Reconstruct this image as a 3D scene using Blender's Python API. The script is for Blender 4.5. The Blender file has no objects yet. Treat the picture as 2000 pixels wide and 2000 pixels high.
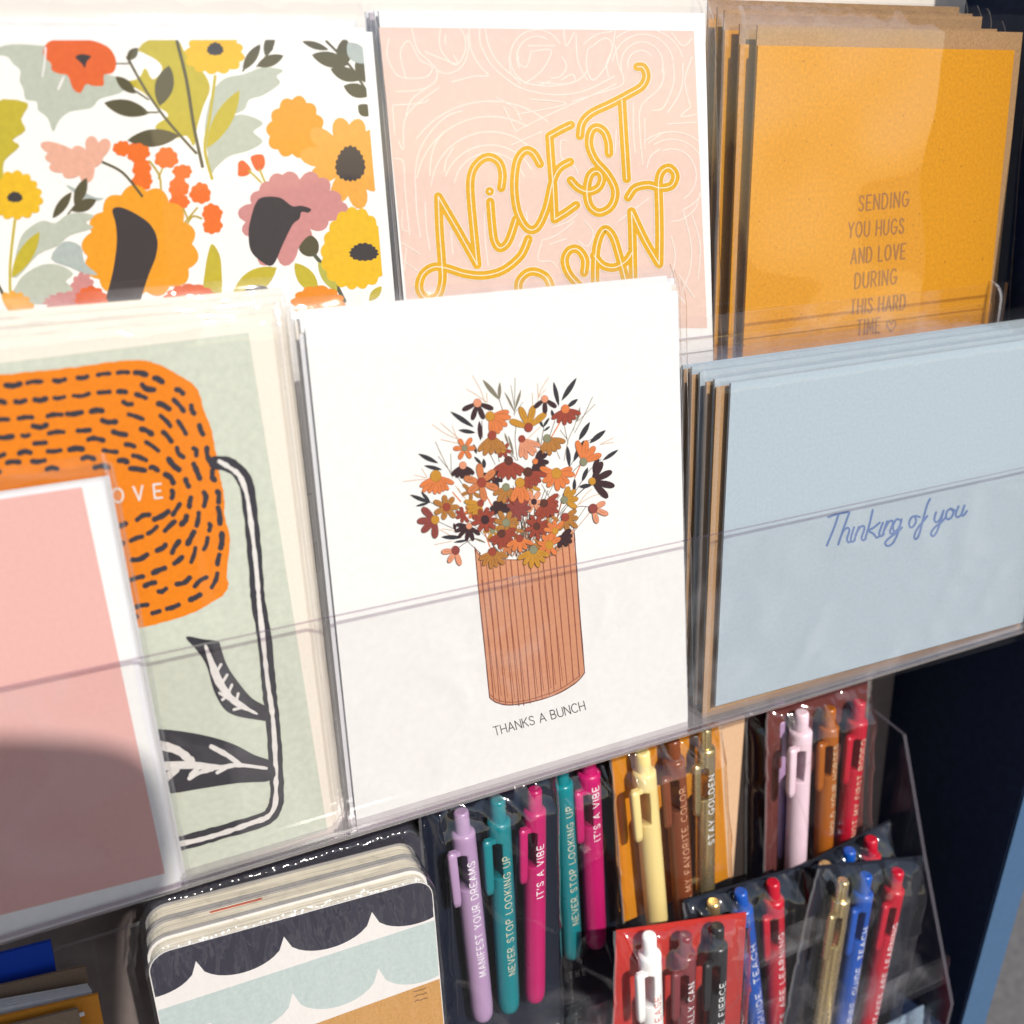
import bpy, math, random
from mathutils import Vector, Matrix, noise
from mathutils.geometry import tessellate_polygon

# ------------------------------------------------------------------ camera, world, sun, exposure
scn = bpy.context.scene
COL = scn.collection
MM = 0.001
EYE = Vector((0, 0, 1200))                      # the lens, in millimetres above the ground
F = 1870.0                                      # focal length in photo pixels (photo is 2000 x 2000)
AX = Vector((0.91363045, -0.40486845, -0.0368909))
AY = Vector((-0.17149051, -0.30152671, -0.93790866))
AZ = Vector((0.36860603, 0.86322835, -0.34491508))   # image right, image down, forward, in world axes

cd = bpy.data.cameras.new('camera'); cam = bpy.data.objects.new('camera', cd); COL.objects.link(cam)
cd.sensor_width = 36; cd.lens = 36 * F / 2000; cd.clip_start = 0.01; cd.clip_end = 400
cam.matrix_world = Matrix(((AX.x, -AY.x, -AZ.x, 0), (AX.y, -AY.y, -AZ.y, 0), (AX.z, -AY.z, -AZ.z, EYE.z * MM), (0, 0, 0, 1)))
cd.dof.use_dof = True; cd.dof.focus_distance = 0.297; cd.dof.aperture_fstop = 11.5
scn.camera = cam

SUN_EL, SUN_AZ = 39.3, 10.0                     # elevation; angle to the right of straight-on to the rack
sun_dir = Vector((math.sin(math.radians(SUN_AZ)) * math.cos(math.radians(SUN_EL)),
                  -math.cos(math.radians(SUN_AZ)) * math.cos(math.radians(SUN_EL)), math.sin(math.radians(SUN_EL))))
world = bpy.data.worlds.new('World'); scn.world = world; world.use_nodes = True
wn = world.node_tree
sky = wn.nodes.new('ShaderNodeTexSky'); sky.sky_type = 'NISHITA'; sky.sun_disc = False
sky.sun_elevation = math.radians(SUN_EL); sky.sun_rotation = math.atan2(sun_dir.x, sun_dir.y)
bg = wn.nodes['Background']; bg.inputs['Strength'].default_value = 0.14
wn.links.new(sky.outputs['Color'], bg.inputs['Color'])
sl = bpy.data.lights.new('sun', 'SUN'); sl.energy = 4.4; sl.angle = math.radians(0.55); sl.color = (1.0, 0.955, 0.88)
so = bpy.data.objects.new('sun', sl); COL.objects.link(so)
so.rotation_euler = (-sun_dir).to_track_quat('-Z', 'Y').to_euler(); so.location = (1, -2, 3)
scn.view_settings.view_transform = 'Standard'; scn.view_settings.look = 'None'
scn.view_settings.exposure = 0.22; scn.view_settings.gamma = 1; scn.view_settings.use_curve_mapping = False
scn.render.engine = 'CYCLES'
scn.cycles.transparent_max_bounces = 48; scn.cycles.max_bounces = 10
scn.cycles.diffuse_bounces = 4; scn.cycles.glossy_bounces = 4; scn.cycles.transmission_bounces = 8
scn.cycles.caustics_reflective = False; scn.cycles.caustics_refractive = False
scn.cycles.use_denoising = True
try: scn.cycles.denoiser = 'OPENIMAGEDENOISE'
except Exception: pass
rng = random.Random(11)

# ------------------------------------------------------------------ measuring: photo pixel -> point on a plane of the rack
CROP = {'I': (0, 0, 1 / 1.0352), 'P': (0, 0, 1.0), '1': (0, 0, 2.415), '2': (700, 0, 2.6833), '3': (1340, 0, 2.6833), '4': (0, 560, 2.6833),
        '5': (0, 1150, 2.6833), '6': (1280, 560, 2.196), 'B': (760, 700, 3.864), 'V': (560, 1050, 2.2465), 'N': (0, 1600, 2.2465),
        'p4': (800, 1440, 3.45), 'p5': (1180, 1340, 3.578), 'p6': (1180, 1600, 2.841), 'p7': (1600, 1200, 2.415)}
def px(c, x, y):
    x0, y0, s = CROP[c]; return (x0 + x / s, y0 + y / s)
def ray(x, y): return AX * (x - 1000) + AY * (y - 1000) + AZ * F
def onY(x, y, Y): r = ray(x, y); return r * (Y / r.y) + EYE
def onX(x, y, X): r = ray(x, y); return r * (X / r.x) + EYE
def at(c, x, y, Y): return onY(*px(c, x, y), Y)
def U(u, v, Y): return Vector((u * Y / 230, Y, v * Y / 230 + EYE.z))      # measured on the plane 230 mm away

# ------------------------------------------------------------------ materials
def lin(c):
    c /= 255.0
    return c / 12.92 if c <= 0.04045 else ((c + 0.055) / 1.055) ** 2.4
def srgb(r, g, b, k=1.0): return tuple(min(0.9, lin(v) * k) for v in (r, g, b)) + (1,)
MATS = {}
def new_mat(name):
    m = bpy.data.materials.new(name); m.use_nodes = True
    return m, m.node_tree.nodes, m.node_tree.links
def paper(name, col, rough=0.65, mottle=0.05, scale=900, bump=0.08, fleck=None, fleck_scale=500, fleck_cut=0.70, spec=0.3, stretch=None):
    if name in MATS: return MATS[name]
    m, n, l = new_mat(name); p = n['Principled BSDF']
    p.inputs['Roughness'].default_value = rough; p.inputs['Specular IOR Level'].default_value = spec
    tc = n.new('ShaderNodeTexCoord'); tx = n.new('ShaderNodeTexNoise'); tx.inputs['Scale'].default_value = scale; tx.inputs['Detail'].default_value = 5
    src = tc.outputs['Object']
    if stretch:
        mp = n.new('ShaderNodeMapping'); mp.inputs['Scale'].default_value = stretch; l.new(src, mp.inputs['Vector']); src = mp.outputs['Vector']
    l.new(src, tx.inputs['Vector'])
    mr = n.new('ShaderNodeMapRange'); mr.inputs['From Min'].default_value = 0.3; mr.inputs['From Max'].default_value = 0.7
    mr.inputs['To Min'].default_value = 1 - mottle; mr.inputs['To Max'].default_value = 1 + mottle
    l.new(tx.outputs['Fac'], mr.inputs['Value'])
    mx = n.new('ShaderNodeVectorMath'); mx.operation = 'SCALE'; mx.inputs[0].default_value = col[:3]
    l.new(mr.outputs['Result'], mx.inputs['Scale'])
    out = mx.outputs['Vector']
    if fleck:
        t2 = n.new('ShaderNodeTexNoise'); t2.inputs['Scale'].default_value = fleck_scale; t2.inputs['Detail'].default_value = 2
        l.new(tc.outputs['Object'], t2.inputs['Vector'])
        r2 = n.new('ShaderNodeMapRange'); r2.inputs['From Min'].default_value = fleck_cut; r2.inputs['From Max'].default_value = fleck_cut + 0.05
        l.new(t2.outputs['Fac'], r2.inputs['Value'])
        mm = n.new('ShaderNodeMix'); mm.data_type = 'RGBA'; l.new(r2.outputs['Result'], mm.inputs['Factor'])
        l.new(out, mm.inputs['A']); mm.inputs['B'].default_value = fleck; out = mm.outputs['Result']
    l.new(out, p.inputs['Base Color'])
    if bump:
        b = n.new('ShaderNodeBump'); b.inputs['Strength'].default_value = bump; b.inputs['Distance'].default_value = 0.0002
        l.new(tx.outputs['Fac'], b.inputs['Height']); l.new(b.outputs['Normal'], p.inputs['Normal'])
    MATS[name] = m
    return m
def ink(r, g, b):                                # a printed colour on paper
    return paper('ink_%d_%d_%d' % (r, g, b), srgb(r, g, b, INK), rough=0.6, mottle=0.06, scale=700, bump=0.05)
INK = 0.66
def plastic(name, col, rough=0.35, metal=0.0):
    if name in MATS: return MATS[name]
    m, n, l = new_mat(name); p = n['Principled BSDF']; p.inputs['Base Color'].default_value = col
    p.inputs['Roughness'].default_value = rough; p.inputs['Metallic'].default_value = metal
    tc = n.new('ShaderNodeTexCoord'); tx = n.new('ShaderNodeTexNoise'); tx.inputs['Scale'].default_value = 250
    l.new(tc.outputs['Object'], tx.inputs['Vector'])
    mr = n.new('ShaderNodeMapRange'); mr.inputs['To Min'].default_value = max(0, rough - .08); mr.inputs['To Max'].default_value = rough + .1
    l.new(tx.outputs['Fac'], mr.inputs['Value']); l.new(mr.outputs['Result'], p.inputs['Roughness'])
    MATS[name] = m
    return m
def clear(name, tint=(0.97, 0.97, 0.97), rough=0.05, gain=1.6, haze=0.02, bump=0.0, bscale=120, hazecol=(0.85, 0.85, 0.88), dist=0.0006, stretch=None, smear=0.0):
    """thin clear plastic: lets light through, mirrors by Fresnel, a trace of milky scatter"""
    if name in MATS: return MATS[name]
    m, n, l = new_mat(name); n.remove(n['Principled BSDF']); out = n['Material Output']
    tr = n.new('ShaderNodeBsdfTransparent'); tr.inputs['Color'].default_value = tint + (1,)
    gl = n.new('ShaderNodeBsdfGlossy'); gl.inputs['Roughness'].default_value = rough; gl.inputs['Color'].default_value = (1, 1, 1, 1)
    lw = n.new('ShaderNodeLayerWeight'); lw.inputs['Blend'].default_value = 0.5
    pw = n.new('ShaderNodeMath'); pw.operation = 'POWER'; pw.inputs[1].default_value = 5; l.new(lw.outputs['Facing'], pw.inputs[0])
    fr = n.new('ShaderNodeMath'); fr.operation = 'MULTIPLY_ADD'; fr.inputs[1].default_value = 0.96; fr.inputs[2].default_value = 0.038
    l.new(pw.outputs['Value'], fr.inputs[0])
    if bump:
        tc = n.new('ShaderNodeTexCoord'); tx = n.new('ShaderNodeTexNoise'); tx.inputs['Scale'].default_value = bscale; tx.inputs['Detail'].default_value = 3
        tx.inputs['Distortion'].default_value = 0.6
        src = tc.outputs['Object']
        if stretch:
            mp = n.new('ShaderNodeMapping'); mp.inputs['Scale'].default_value = stretch; l.new(src, mp.inputs['Vector']); src = mp.outputs['Vector']
        l.new(src, tx.inputs['Vector'])
        b = n.new('ShaderNodeBump'); b.inputs['Strength'].default_value = bump; b.inputs['Distance'].default_value = dist
        l.new(tx.outputs['Fac'], b.inputs['Height'])
        l.new(b.outputs['Normal'], gl.inputs['Normal']); l.new(b.outputs['Normal'], lw.inputs['Normal'])
    mu = n.new('ShaderNodeMath'); mu.operation = 'MULTIPLY'; mu.use_clamp = True; mu.inputs[1].default_value = gain
    l.new(fr.outputs['Value'], mu.inputs[0])
    df = n.new('ShaderNodeBsdfDiffuse'); df.inputs['Color'].default_value = hazecol + (1,)
    a = n.new('ShaderNodeMixShader'); a.inputs['Fac'].default_value = haze
    if smear:
        t3 = n.new('ShaderNodeTexCoord'); n3 = n.new('ShaderNodeTexNoise'); n3.inputs['Scale'].default_value = 38; n3.inputs['Detail'].default_value = 6; n3.inputs['Distortion'].default_value = 1.5
        l.new(t3.outputs['Object'], n3.inputs['Vector'])
        m3 = n.new('ShaderNodeMapRange'); m3.inputs['From Min'].default_value = .5; m3.inputs['From Max'].default_value = .78; m3.inputs['To Min'].default_value = haze; m3.inputs['To Max'].default_value = haze + smear
        l.new(n3.outputs['Fac'], m3.inputs['Value']); l.new(m3.outputs['Result'], a.inputs['Fac'])
    l.new(tr.outputs['BSDF'], a.inputs[1]); l.new(df.outputs['BSDF'], a.inputs[2])
    c = n.new('ShaderNodeMixShader'); l.new(mu.outputs['Value'], c.inputs['Fac'])
    l.new(a.outputs['Shader'], c.inputs[1]); l.new(gl.outputs['BSDF'], c.inputs[2])
    l.new(c.outputs['Shader'], out.inputs['Surface'])
    MATS[name] = m
    return m

white_card = paper('white_card_stock', (0.705, 0.695, 0.672, 1), mottle=0.03, scale=420, bump=0.2)
white_env = paper('white_envelope_paper', (0.66, 0.66, 0.68, 1), mottle=0.02)
cream_card = paper('cream_card_stock', (0.70, 0.635, 0.545, 1), mottle=0.03)
kraft = paper('kraft_paper', srgb(172, 134, 92, 0.80), mottle=0.16, scale=1600, fleck=srgb(120, 88, 55, .8), fleck_scale=1500, fleck_cut=0.70)
mustard = paper('mustard_card_stock', srgb(245, 166, 2, 0.60), mottle=0.12, scale=900, fleck=srgb(140, 75, 8, .7), fleck_scale=800, fleck_cut=0.69)
powder_blue = paper('powder_blue_card', srgb(183, 198, 208, 0.71), mottle=0.05, scale=900, bump=.16)
sage_ink = paper('sage_print', srgb(221, 226, 208, 0.68), mottle=0.07, scale=520)
blush_ink = paper('blush_print', srgb(243, 188, 180, 0.70), mottle=0.025)
rose_ink = paper('rose_print', srgb(244, 210, 195, 0.70), mottle=0.035, scale=500)
navy_board = paper('navy_backing_board', (0.007, 0.010, 0.022, 1), mottle=0.1, spec=.15)
film = clear('clear_sleeve_film', rough=0.03, gain=1.2, haze=0.004, bump=0.10, bscale=40, dist=0.0015)
film_thin = clear('thin_sleeve_film', rough=0.03, gain=0.45, haze=0.002, bump=0.05, bscale=25, dist=0.0015)
film_glare = clear('glossy_sleeve_film', tint=(.98, .98, .98), rough=0.015, gain=1.8, haze=0.006, bump=0.03, bscale=14, dist=0.002)
film_soft = clear('smooth_sleeve_film', rough=0.03, gain=0.95, haze=0.002, bump=0.05, bscale=25, dist=0.0015)
film_crinkle = clear('crinkled_sleeve_film', rough=0.07, gain=1.2, haze=0.003, bump=0.12, bscale=110, dist=0.0012)
film_shrink = clear('shrink_wrap_film', rough=0.15, gain=1.8, haze=0.015, bump=0.6, bscale=170, dist=0.0015, stretch=(1, 1, 0.5))
seam = clear('sleeve_seam', tint=(.97, .97, .97), rough=0.12, gain=1.5, haze=0.10, bump=0.6, bscale=300)
acrylic = clear('clear_acrylic', tint=(0.999, 0.995, 0.997), rough=0.015, gain=0.6, haze=0.003, smear=0.05)
acrylic_edge = clear('acrylic_cut_edge', tint=(0.60, 0.52, 0.58), rough=0.12, gain=1.8, haze=0.08, hazecol=(.5, .45, .55))
acrylic_dark_edge = clear('acrylic_polished_edge', tint=(0.85, 0.82, 0.84), rough=0.1, gain=1.6, haze=0.17, hazecol=(.72, .70, .70))

bright_edge = clear('polished_acrylic_rim', tint=(.92, .9, .92), rough=.08, gain=2.5, haze=.28)
# ------------------------------------------------------------------ mesh building
class MB:
    def __init__(s): s.v = []; s.f = []; s.m = []; s.sm = []
    def face(s, pts, mi=0, smooth=False):
        b = len(s.v); s.v += [Vector(p) for p in pts]; s.f.append(tuple(range(b, b + len(pts)))); s.m.append(mi); s.sm.append(smooth)
    def grid(s, rows, mi=0, smooth=True, closed=False):
        b = len(s.v); nr = len(rows); nc = len(rows[0])
        for r in rows: s.v += [Vector(p) for p in r]
        for i in range(nr - 1):
            for j in range(nc if closed else nc - 1):
                k = (j + 1) % nc
                s.f.append((b + i * nc + j, b + i * nc + k, b + (i + 1) * nc + k, b + (i + 1) * nc + j)); s.m.append(mi); s.sm.append(smooth)
    def slab(s, q, th, mi=0, side=None, back=None):
        """four front corners, extruded into the rack by th"""
        d = Vector((0, th, 0)); q = [Vector(p) for p in q]; r = [p + d for p in q]
        s.face(q, mi); s.face(r[::-1], mi if back is None else back)
        for i in range(4):
            j = (i + 1) % 4; s.face((q[i], r[i], r[j], q[j]), mi if side is None else side)
    def box(s, x0, x1, y0, y1, z0, z1, mi=0):
        c = [Vector((x, y, z)) for x in (x0, x1) for y in (y0, y1) for z in (z0, z1)]
        for f in ((0, 1, 3, 2), (4, 6, 7, 5), (0, 4, 5, 1), (2, 3, 7, 6), (0, 2, 6, 4), (1, 5, 7, 3)): s.face([c[i] for i in f], mi)
    def extrude_poly(s, pts, d, mi=0, side=None):
        """flat outline (list of vectors) extruded along d"""
        d = Vector(d); s.tri(pts, mi); s.tri([p + d for p in pts], mi)
        for i in range(len(pts)):
            j = (i + 1) % len(pts); s.face((pts[i], pts[i] + d, pts[j] + d, pts[j]), mi if side is None else side)
    def tri(s, pts, mi=0):
        pts = [Vector(p) for p in pts]; b = len(s.v); s.v += pts
        for t in tessellate_polygon([pts]):
            s.f.append((b + t[0], b + t[1], b + t[2])); s.m.append(mi); s.sm.append(False)
    def tube(s, pts, radii, mi=0, n=12, caps=True):
        rows = []
        for i, p in enumerate(pts):
            t = (pts[min(i + 1, len(pts) - 1)] - pts[max(i - 1, 0)]).normalized()
            a = t.cross(Vector((0, 1, 0.01))).normalized(); c = t.cross(a)
            rows.append([p + (a * math.cos(q) + c * math.sin(q)) * radii[i] for q in [2 * math.pi * k / n for k in range(n)]])
        s.grid(rows, mi, True, closed=True)
        if caps: s.face(rows[0][::-1], mi); s.face(rows[-1], mi)
    def build(s, name, mats, parent=None, loc=None):
        me = bpy.data.meshes.new(name)
        o = bpy.data.objects.new(name, me); COL.objects.link(o)
        base = Vector((0, 0, 0))
        if parent is not None:
            base = Vector(parent['base_mm']); o.parent = parent
        elif loc is not None:
            base = Vector(loc); o.location = base * MM; o['base_mm'] = tuple(base)
        me.from_pydata([tuple((p - base) * MM) for p in s.v], [], s.f)
        for m in (mats if isinstance(mats, (list, tuple)) else [mats]): me.materials.append(m)
        me.polygons.foreach_set('material_index', s.m); me.polygons.foreach_set('use_smooth', s.sm)
        if parent is not None: o['base_mm'] = tuple(base)
        me.update()
        return o

def thing(name, label, cat, base, group=None):
    o = bpy.data.objects.new(name, None); COL.objects.link(o); o.empty_display_size = 0.01
    o.location = Vector(base) * MM; o['base_mm'] = tuple(base)
    o['label'] = label; o['category'] = cat
    if group: o['group'] = group
    return o
def dup(root, shift, label, rot=0.0):
    r = root.copy(); COL.objects.link(r); r.location = root.location + Vector(shift) * MM; r['label'] = label
    r.rotation_euler = (0, rot, 0)
    for ch in list(root.children):
        c = ch.copy(); COL.objects.link(c); c.parent = r
        for g in list(ch.children):
            d = g.copy(); COL.objects.link(d); d.parent = c
    return r

# ------------------------------------------------------------------ 2-D drawing helpers (outlines in crop pixels, laid on a card's own plane)
def smooth(pts, closed=False, n=5):
    out = []; N = len(pts); segs = N if closed else N - 1
    for i in range(segs):
        p0 = pts[(i - 1) % N] if closed or i > 0 else pts[0]; p1 = pts[i]; p2 = pts[(i + 1) % N]
        p3 = pts[(i + 2) % N] if closed or i + 2 < N else pts[-1]
        for k in range(n):
            t = k / n
            out.append(tuple(0.5 * ((2 * p1[a]) + (p2[a] - p0[a]) * t + (2 * p0[a] - 5 * p1[a] + 4 * p2[a] - p3[a]) * t * t + (-p0[a] + 3 * p1[a] - 3 * p2[a] + p3[a]) * t ** 3) for a in (0, 1)))
    if not closed: out.append(tuple(pts[-1]))
    return out
def clip(poly, quad):
    cx = sum(p[0] for p in quad) / len(quad); cy = sum(p[1] for p in quad) / len(quad)
    for i in range(len(quad)):
        a, b = quad[i], quad[(i + 1) % len(quad)]
        nx, ny = -(b[1] - a[1]), b[0] - a[0]
        if (cx - a[0]) * nx + (cy - a[1]) * ny < 0: nx, ny = -nx, -ny
        d = [(p[0] - a[0]) * nx + (p[1] - a[1]) * ny for p in poly]; out = []
        for j in range(len(poly)):
            k = (j + 1) % len(poly)
            if d[j] >= 0: out.append(poly[j])
            if (d[j] >= 0) != (d[k] >= 0):
                t = d[j] / (d[j] - d[k]); out.append((poly[j][0] + (poly[k][0] - poly[j][0]) * t, poly[j][1] + (poly[k][1] - poly[j][1]) * t))
        poly = out
        if len(poly) < 3: return []
    return poly
class Art:
    STEP = 0.0008
    def __init__(s, crop, Y, clipq=None, base=0.02, step=0.0008):
        s.crop = crop; s.Y = Y; s.STEP = step; s.mb = MB(); s.mats = []; s.k = 0; s.base = base; s.clipq = clipq
    def mi(s, col):
        m = col if isinstance(col, bpy.types.Material) else ink(*col)
        if m not in s.mats: s.mats.append(m)
        return s.mats.index(m)
    def pt(s, p, extra=0.0):
        return at(s.crop, p[0], p[1], s.Y) + Vector((0, -(s.base + s.k * s.STEP + extra), 0))
    def poly(s, pts, col, sm=0):
        s.k += 1
        if sm: pts = smooth(pts, True, sm)
        if s.clipq: pts = clip(pts, s.clipq)
        if len(pts) >= 3: s.mb.tri([s.pt(p) for p in pts], s.mi(col))
    def stroke(s, pts, w, col, sm=5, taper=None, rough=0.0):
        if sm == 0 and len(pts) > 2:                 # break a straight-sided stroke at its sharp corners
            for i in range(1, len(pts) - 1):
                a = math.atan2(pts[i][1] - pts[i - 1][1], pts[i][0] - pts[i - 1][0]); b = math.atan2(pts[i + 1][1] - pts[i][1], pts[i + 1][0] - pts[i][0])
                if abs((b - a + math.pi) % (2 * math.pi) - math.pi) > 0.8:
                    s.stroke(pts[:i + 1], w, col, 0, taper, rough); s.stroke(pts[i:], w, col, 0, taper, rough); return
        s.k += 1
        if sm and len(pts) > 2: pts = smooth(pts, False, sm)
        N = len(pts); L = []; Rr = []
        for i, p in enumerate(pts):
            a = pts[max(i - 1, 0)]; b = pts[min(i + 1, N - 1)]
            dx, dy = b[0] - a[0], b[1] - a[1]; q = math.hypot(dx, dy) or 1
            t = i / max(1, N - 1)
            ww = w / 2 * (1 if taper is None else taper(t))
            if rough: ww *= 1 + rng.uniform(-rough, rough)
            sc = 1.0
            if 0 < i < N - 1:
                e1 = (p[0] - a[0], p[1] - a[1]); e2 = (b[0] - p[0], b[1] - p[1])
                l1 = math.hypot(*e1) or 1; l2 = math.hypot(*e2) or 1
                cs = max(-1, min(1, (e1[0] * e2[0] + e1[1] * e2[1]) / l1 / l2)); sc = min(1.8, 1 / max(0.3, math.cos(math.acos(cs) / 2)))
                dx, dy = e1[0] / l1 + e2[0] / l2, e1[1] / l1 + e2[1] / l2; q = math.hypot(dx, dy) or 1
            nx, ny = -dy / q * ww * sc, dx / q * ww * sc
            L.append((p[0] + nx, p[1] + ny)); Rr.append((p[0] - nx, p[1] - ny))
        mi = s.mi(col)
        for i in range(N - 1):
            ex = i * 0.00015
            q4 = [L[i], L[i + 1], Rr[i + 1], Rr[i]]
            if s.clipq: q4 = clip(q4, s.clipq)
            if len(q4) >= 3: s.mb.face([s.pt(p, ex) for p in q4], mi)
        if taper is None:
            for e, o in ((0, 1), (N - 1, N - 2)):
                p = pts[e]; ang = math.atan2(p[1] - pts[o][1], p[0] - pts[o][0]); c = []
                for k in range(7):
                    a = ang - math.pi / 2 + math.pi * k / 6; c.append((p[0] + math.cos(a) * w / 2, p[1] + math.sin(a) * w / 2))
                if s.clipq: c = clip(c, s.clipq)
                if len(c) >= 3: s.mb.face([s.pt(q, N * 0.00015) for q in c], mi)
    def ell(s, cx, cy, rx, ry, col, rot=0, n=20):
        c, d = math.cos(rot), math.sin(rot)
        s.poly([(cx + rx * math.cos(t) * c - ry * math.sin(t) * d, cy + rx * math.cos(t) * d + ry * math.sin(t) * c) for t in [2 * math.pi * k / n for k in range(n)]], col)
    def scal(s, cx, cy, rx, ry, n, col, amp=0.13, ph=0.0):
        pts = []
        for k in range(n * 8):
            t = 2 * math.pi * k / (n * 8); r = 1 - amp * (1 - abs(math.sin(n * t / 2))) + 0.05 * math.sin(3 * t + ph)
            pts.append((cx + rx * r * math.cos(t + ph), cy + ry * r * math.sin(t + ph)))
        s.poly(pts, col)
    def leaf(s, a, b, w, col, bend=0.0):
        dx, dy = b[0] - a[0], b[1] - a[1]; q = math.hypot(dx, dy); nx, ny = -dy / q, dx / q; A = []; B = []
        for k in range(11):
            t = k / 10; h = w / 2 * math.sin(math.pi * t) ** 0.8; o = bend * math.sin(math.pi * t)
            x, y = a[0] + dx * t, a[1] + dy * t
            A.append((x + nx * (h + o), y + ny * (h + o))); B.append((x + nx * (o - h), y + ny * (o - h)))
        s.poly(A + B[-2:0:-1], col)
    def petal(s, cx, cy, ang, L, w, col):
        c, d = math.cos(ang), math.sin(ang); pts = []
        for k in range(18):
            t = 2 * math.pi * k / 18; u = 0.5 + 0.5 * math.cos(t); v = math.sin(t) * (0.45 + 0.55 * u)
            pts.append((cx + c * u * L - d * v * w / 2, cy + d * u * L + c * v * w / 2))
        s.poly(pts, col)
    def text(s, t, o, e, up, w, col, gap=0.28):
        """stroke lettering from baseline start o to baseline end e with cap-height vector up"""
        tot = sum((GLYPH[c][0] + gap) for c in t) - gap; x = 0
        ex, ey = (e[0] - o[0]) / tot, (e[1] - o[1]) / tot
        for c in t:
            gw, st = GLYPH[c]
            for pl in st:
                s.stroke([(o[0] + ex * (x + u) + up[0] * v, o[1] + ey * (x + u) + up[1] * v) for u, v in pl], w, col, sm=0)
            x += gw + gap
    def build(s, name, parent):
        return s.mb.build(name, s.mats, parent)
def arc(cx, cy, rx, ry, a0, a1, n=10):
    return [(cx + rx * math.cos(math.radians(a0 + (a1 - a0) * k / n)), cy + ry * math.sin(math.radians(a0 + (a1 - a0) * k / n))) for k in range(n + 1)]
GLYPH = {
 'A': (.66, [[(0, 0), (.33, 1), (.66, 0)], [(.11, .33), (.55, .33)]]), 'B': (.56, [[(0, .5), (.3, .5)] + arc(.3, .25, .24, .25, 90, -90, 8) + [(0, 0), (0, 1), (.26, 1)] + arc(.26, .75, .22, .25, 90, -90, 8)]),
 'C': (.66, [arc(.36, .5, .36, .5, 45, 315, 14)]), 'D': (.62, [[(0, 0), (0, 1), (.24, 1)] + arc(.24, .5, .38, .5, 90, -90, 12) + [(0, 0)]]),
 'E': (.5, [[(.5, 1), (0, 1), (0, 0), (.5, 0)], [(0, .5), (.42, .5)]]), 'F': (.48, [[(.48, 1), (0, 1), (0, 0)], [(0, .5), (.4, .5)]]),
 'G': (.68, [arc(.36, .5, .36, .5, 45, 350, 14) + [(.71, .45), (.42, .45)]]), 'H': (.6, [[(0, 0), (0, 1)], [(.6, 0), (.6, 1)], [(0, .5), (.6, .5)]]),
 'I': (.06, [[(.03, 0), (.03, 1)]]), 'J': (.4, [[(.4, 1), (.4, .22)] + arc(.2, .2, .2, .2, 0, -170, 7)]), 'K': (.56, [[(0, 0), (0, 1)], [(.54, 1), (0, .42)], [(.18, .6), (.56, 0)]]),
 'L': (.46, [[(0, 1), (0, 0), (.46, 0)]]), 'M': (.74, [[(0, 0), (.05, 1), (.37, .2), (.69, 1), (.74, 0)]]), 'N': (.6, [[(0, 0), (0, 1), (.6, 0), (.6, 1)]]),
 'O': (.72, [arc(.36, .5, .36, .5, 90, 450, 18)]), 'P': (.52, [[(0, 0), (0, 1), (.26, 1)] + arc(.26, .73, .26, .27, 90, -90, 8) + [(0, .46)]]),
 'R': (.56, [[(0, 0), (0, 1), (.26, 1)] + arc(.26, .73, .26, .27, 90, -90, 8) + [(0, .46)], [(.26, .46), (.56, 0)]]),
 'S': (.52, [[(.5, .82), (.4, .97), (.24, 1), (.08, .94), (.03, .78), (.1, .62), (.27, .52), (.45, .41), (.52, .25), (.44, .07), (.26, 0), (.08, .05), (0, .2)]]),
 'T': (.58, [[(0, 1), (.58, 1)], [(.29, 1), (.29, 0)]]), 'U': (.6, [[(0, 1), (0, .3)] + arc(.3, .3, .3, .3, 180, 360, 8) + [(.6, 1)]]),
 'V': (.62, [[(0, 1), (.31, 0), (.62, 1)]]), 'W': (.9, [[(0, 1), (.22, 0), (.45, .8), (.68, 0), (.9, 1)]]), 'Y': (.6, [[(0, 1), (.3, .48), (.6, 1)], [(.3, .48), (.3, 0)]]),
 "'": (.04, [[(.02, 1), (.02, .78)]]), '.': (.05, [[(.02, 0), (.03, .03)]]), ' ': (.22, [])}

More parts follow.
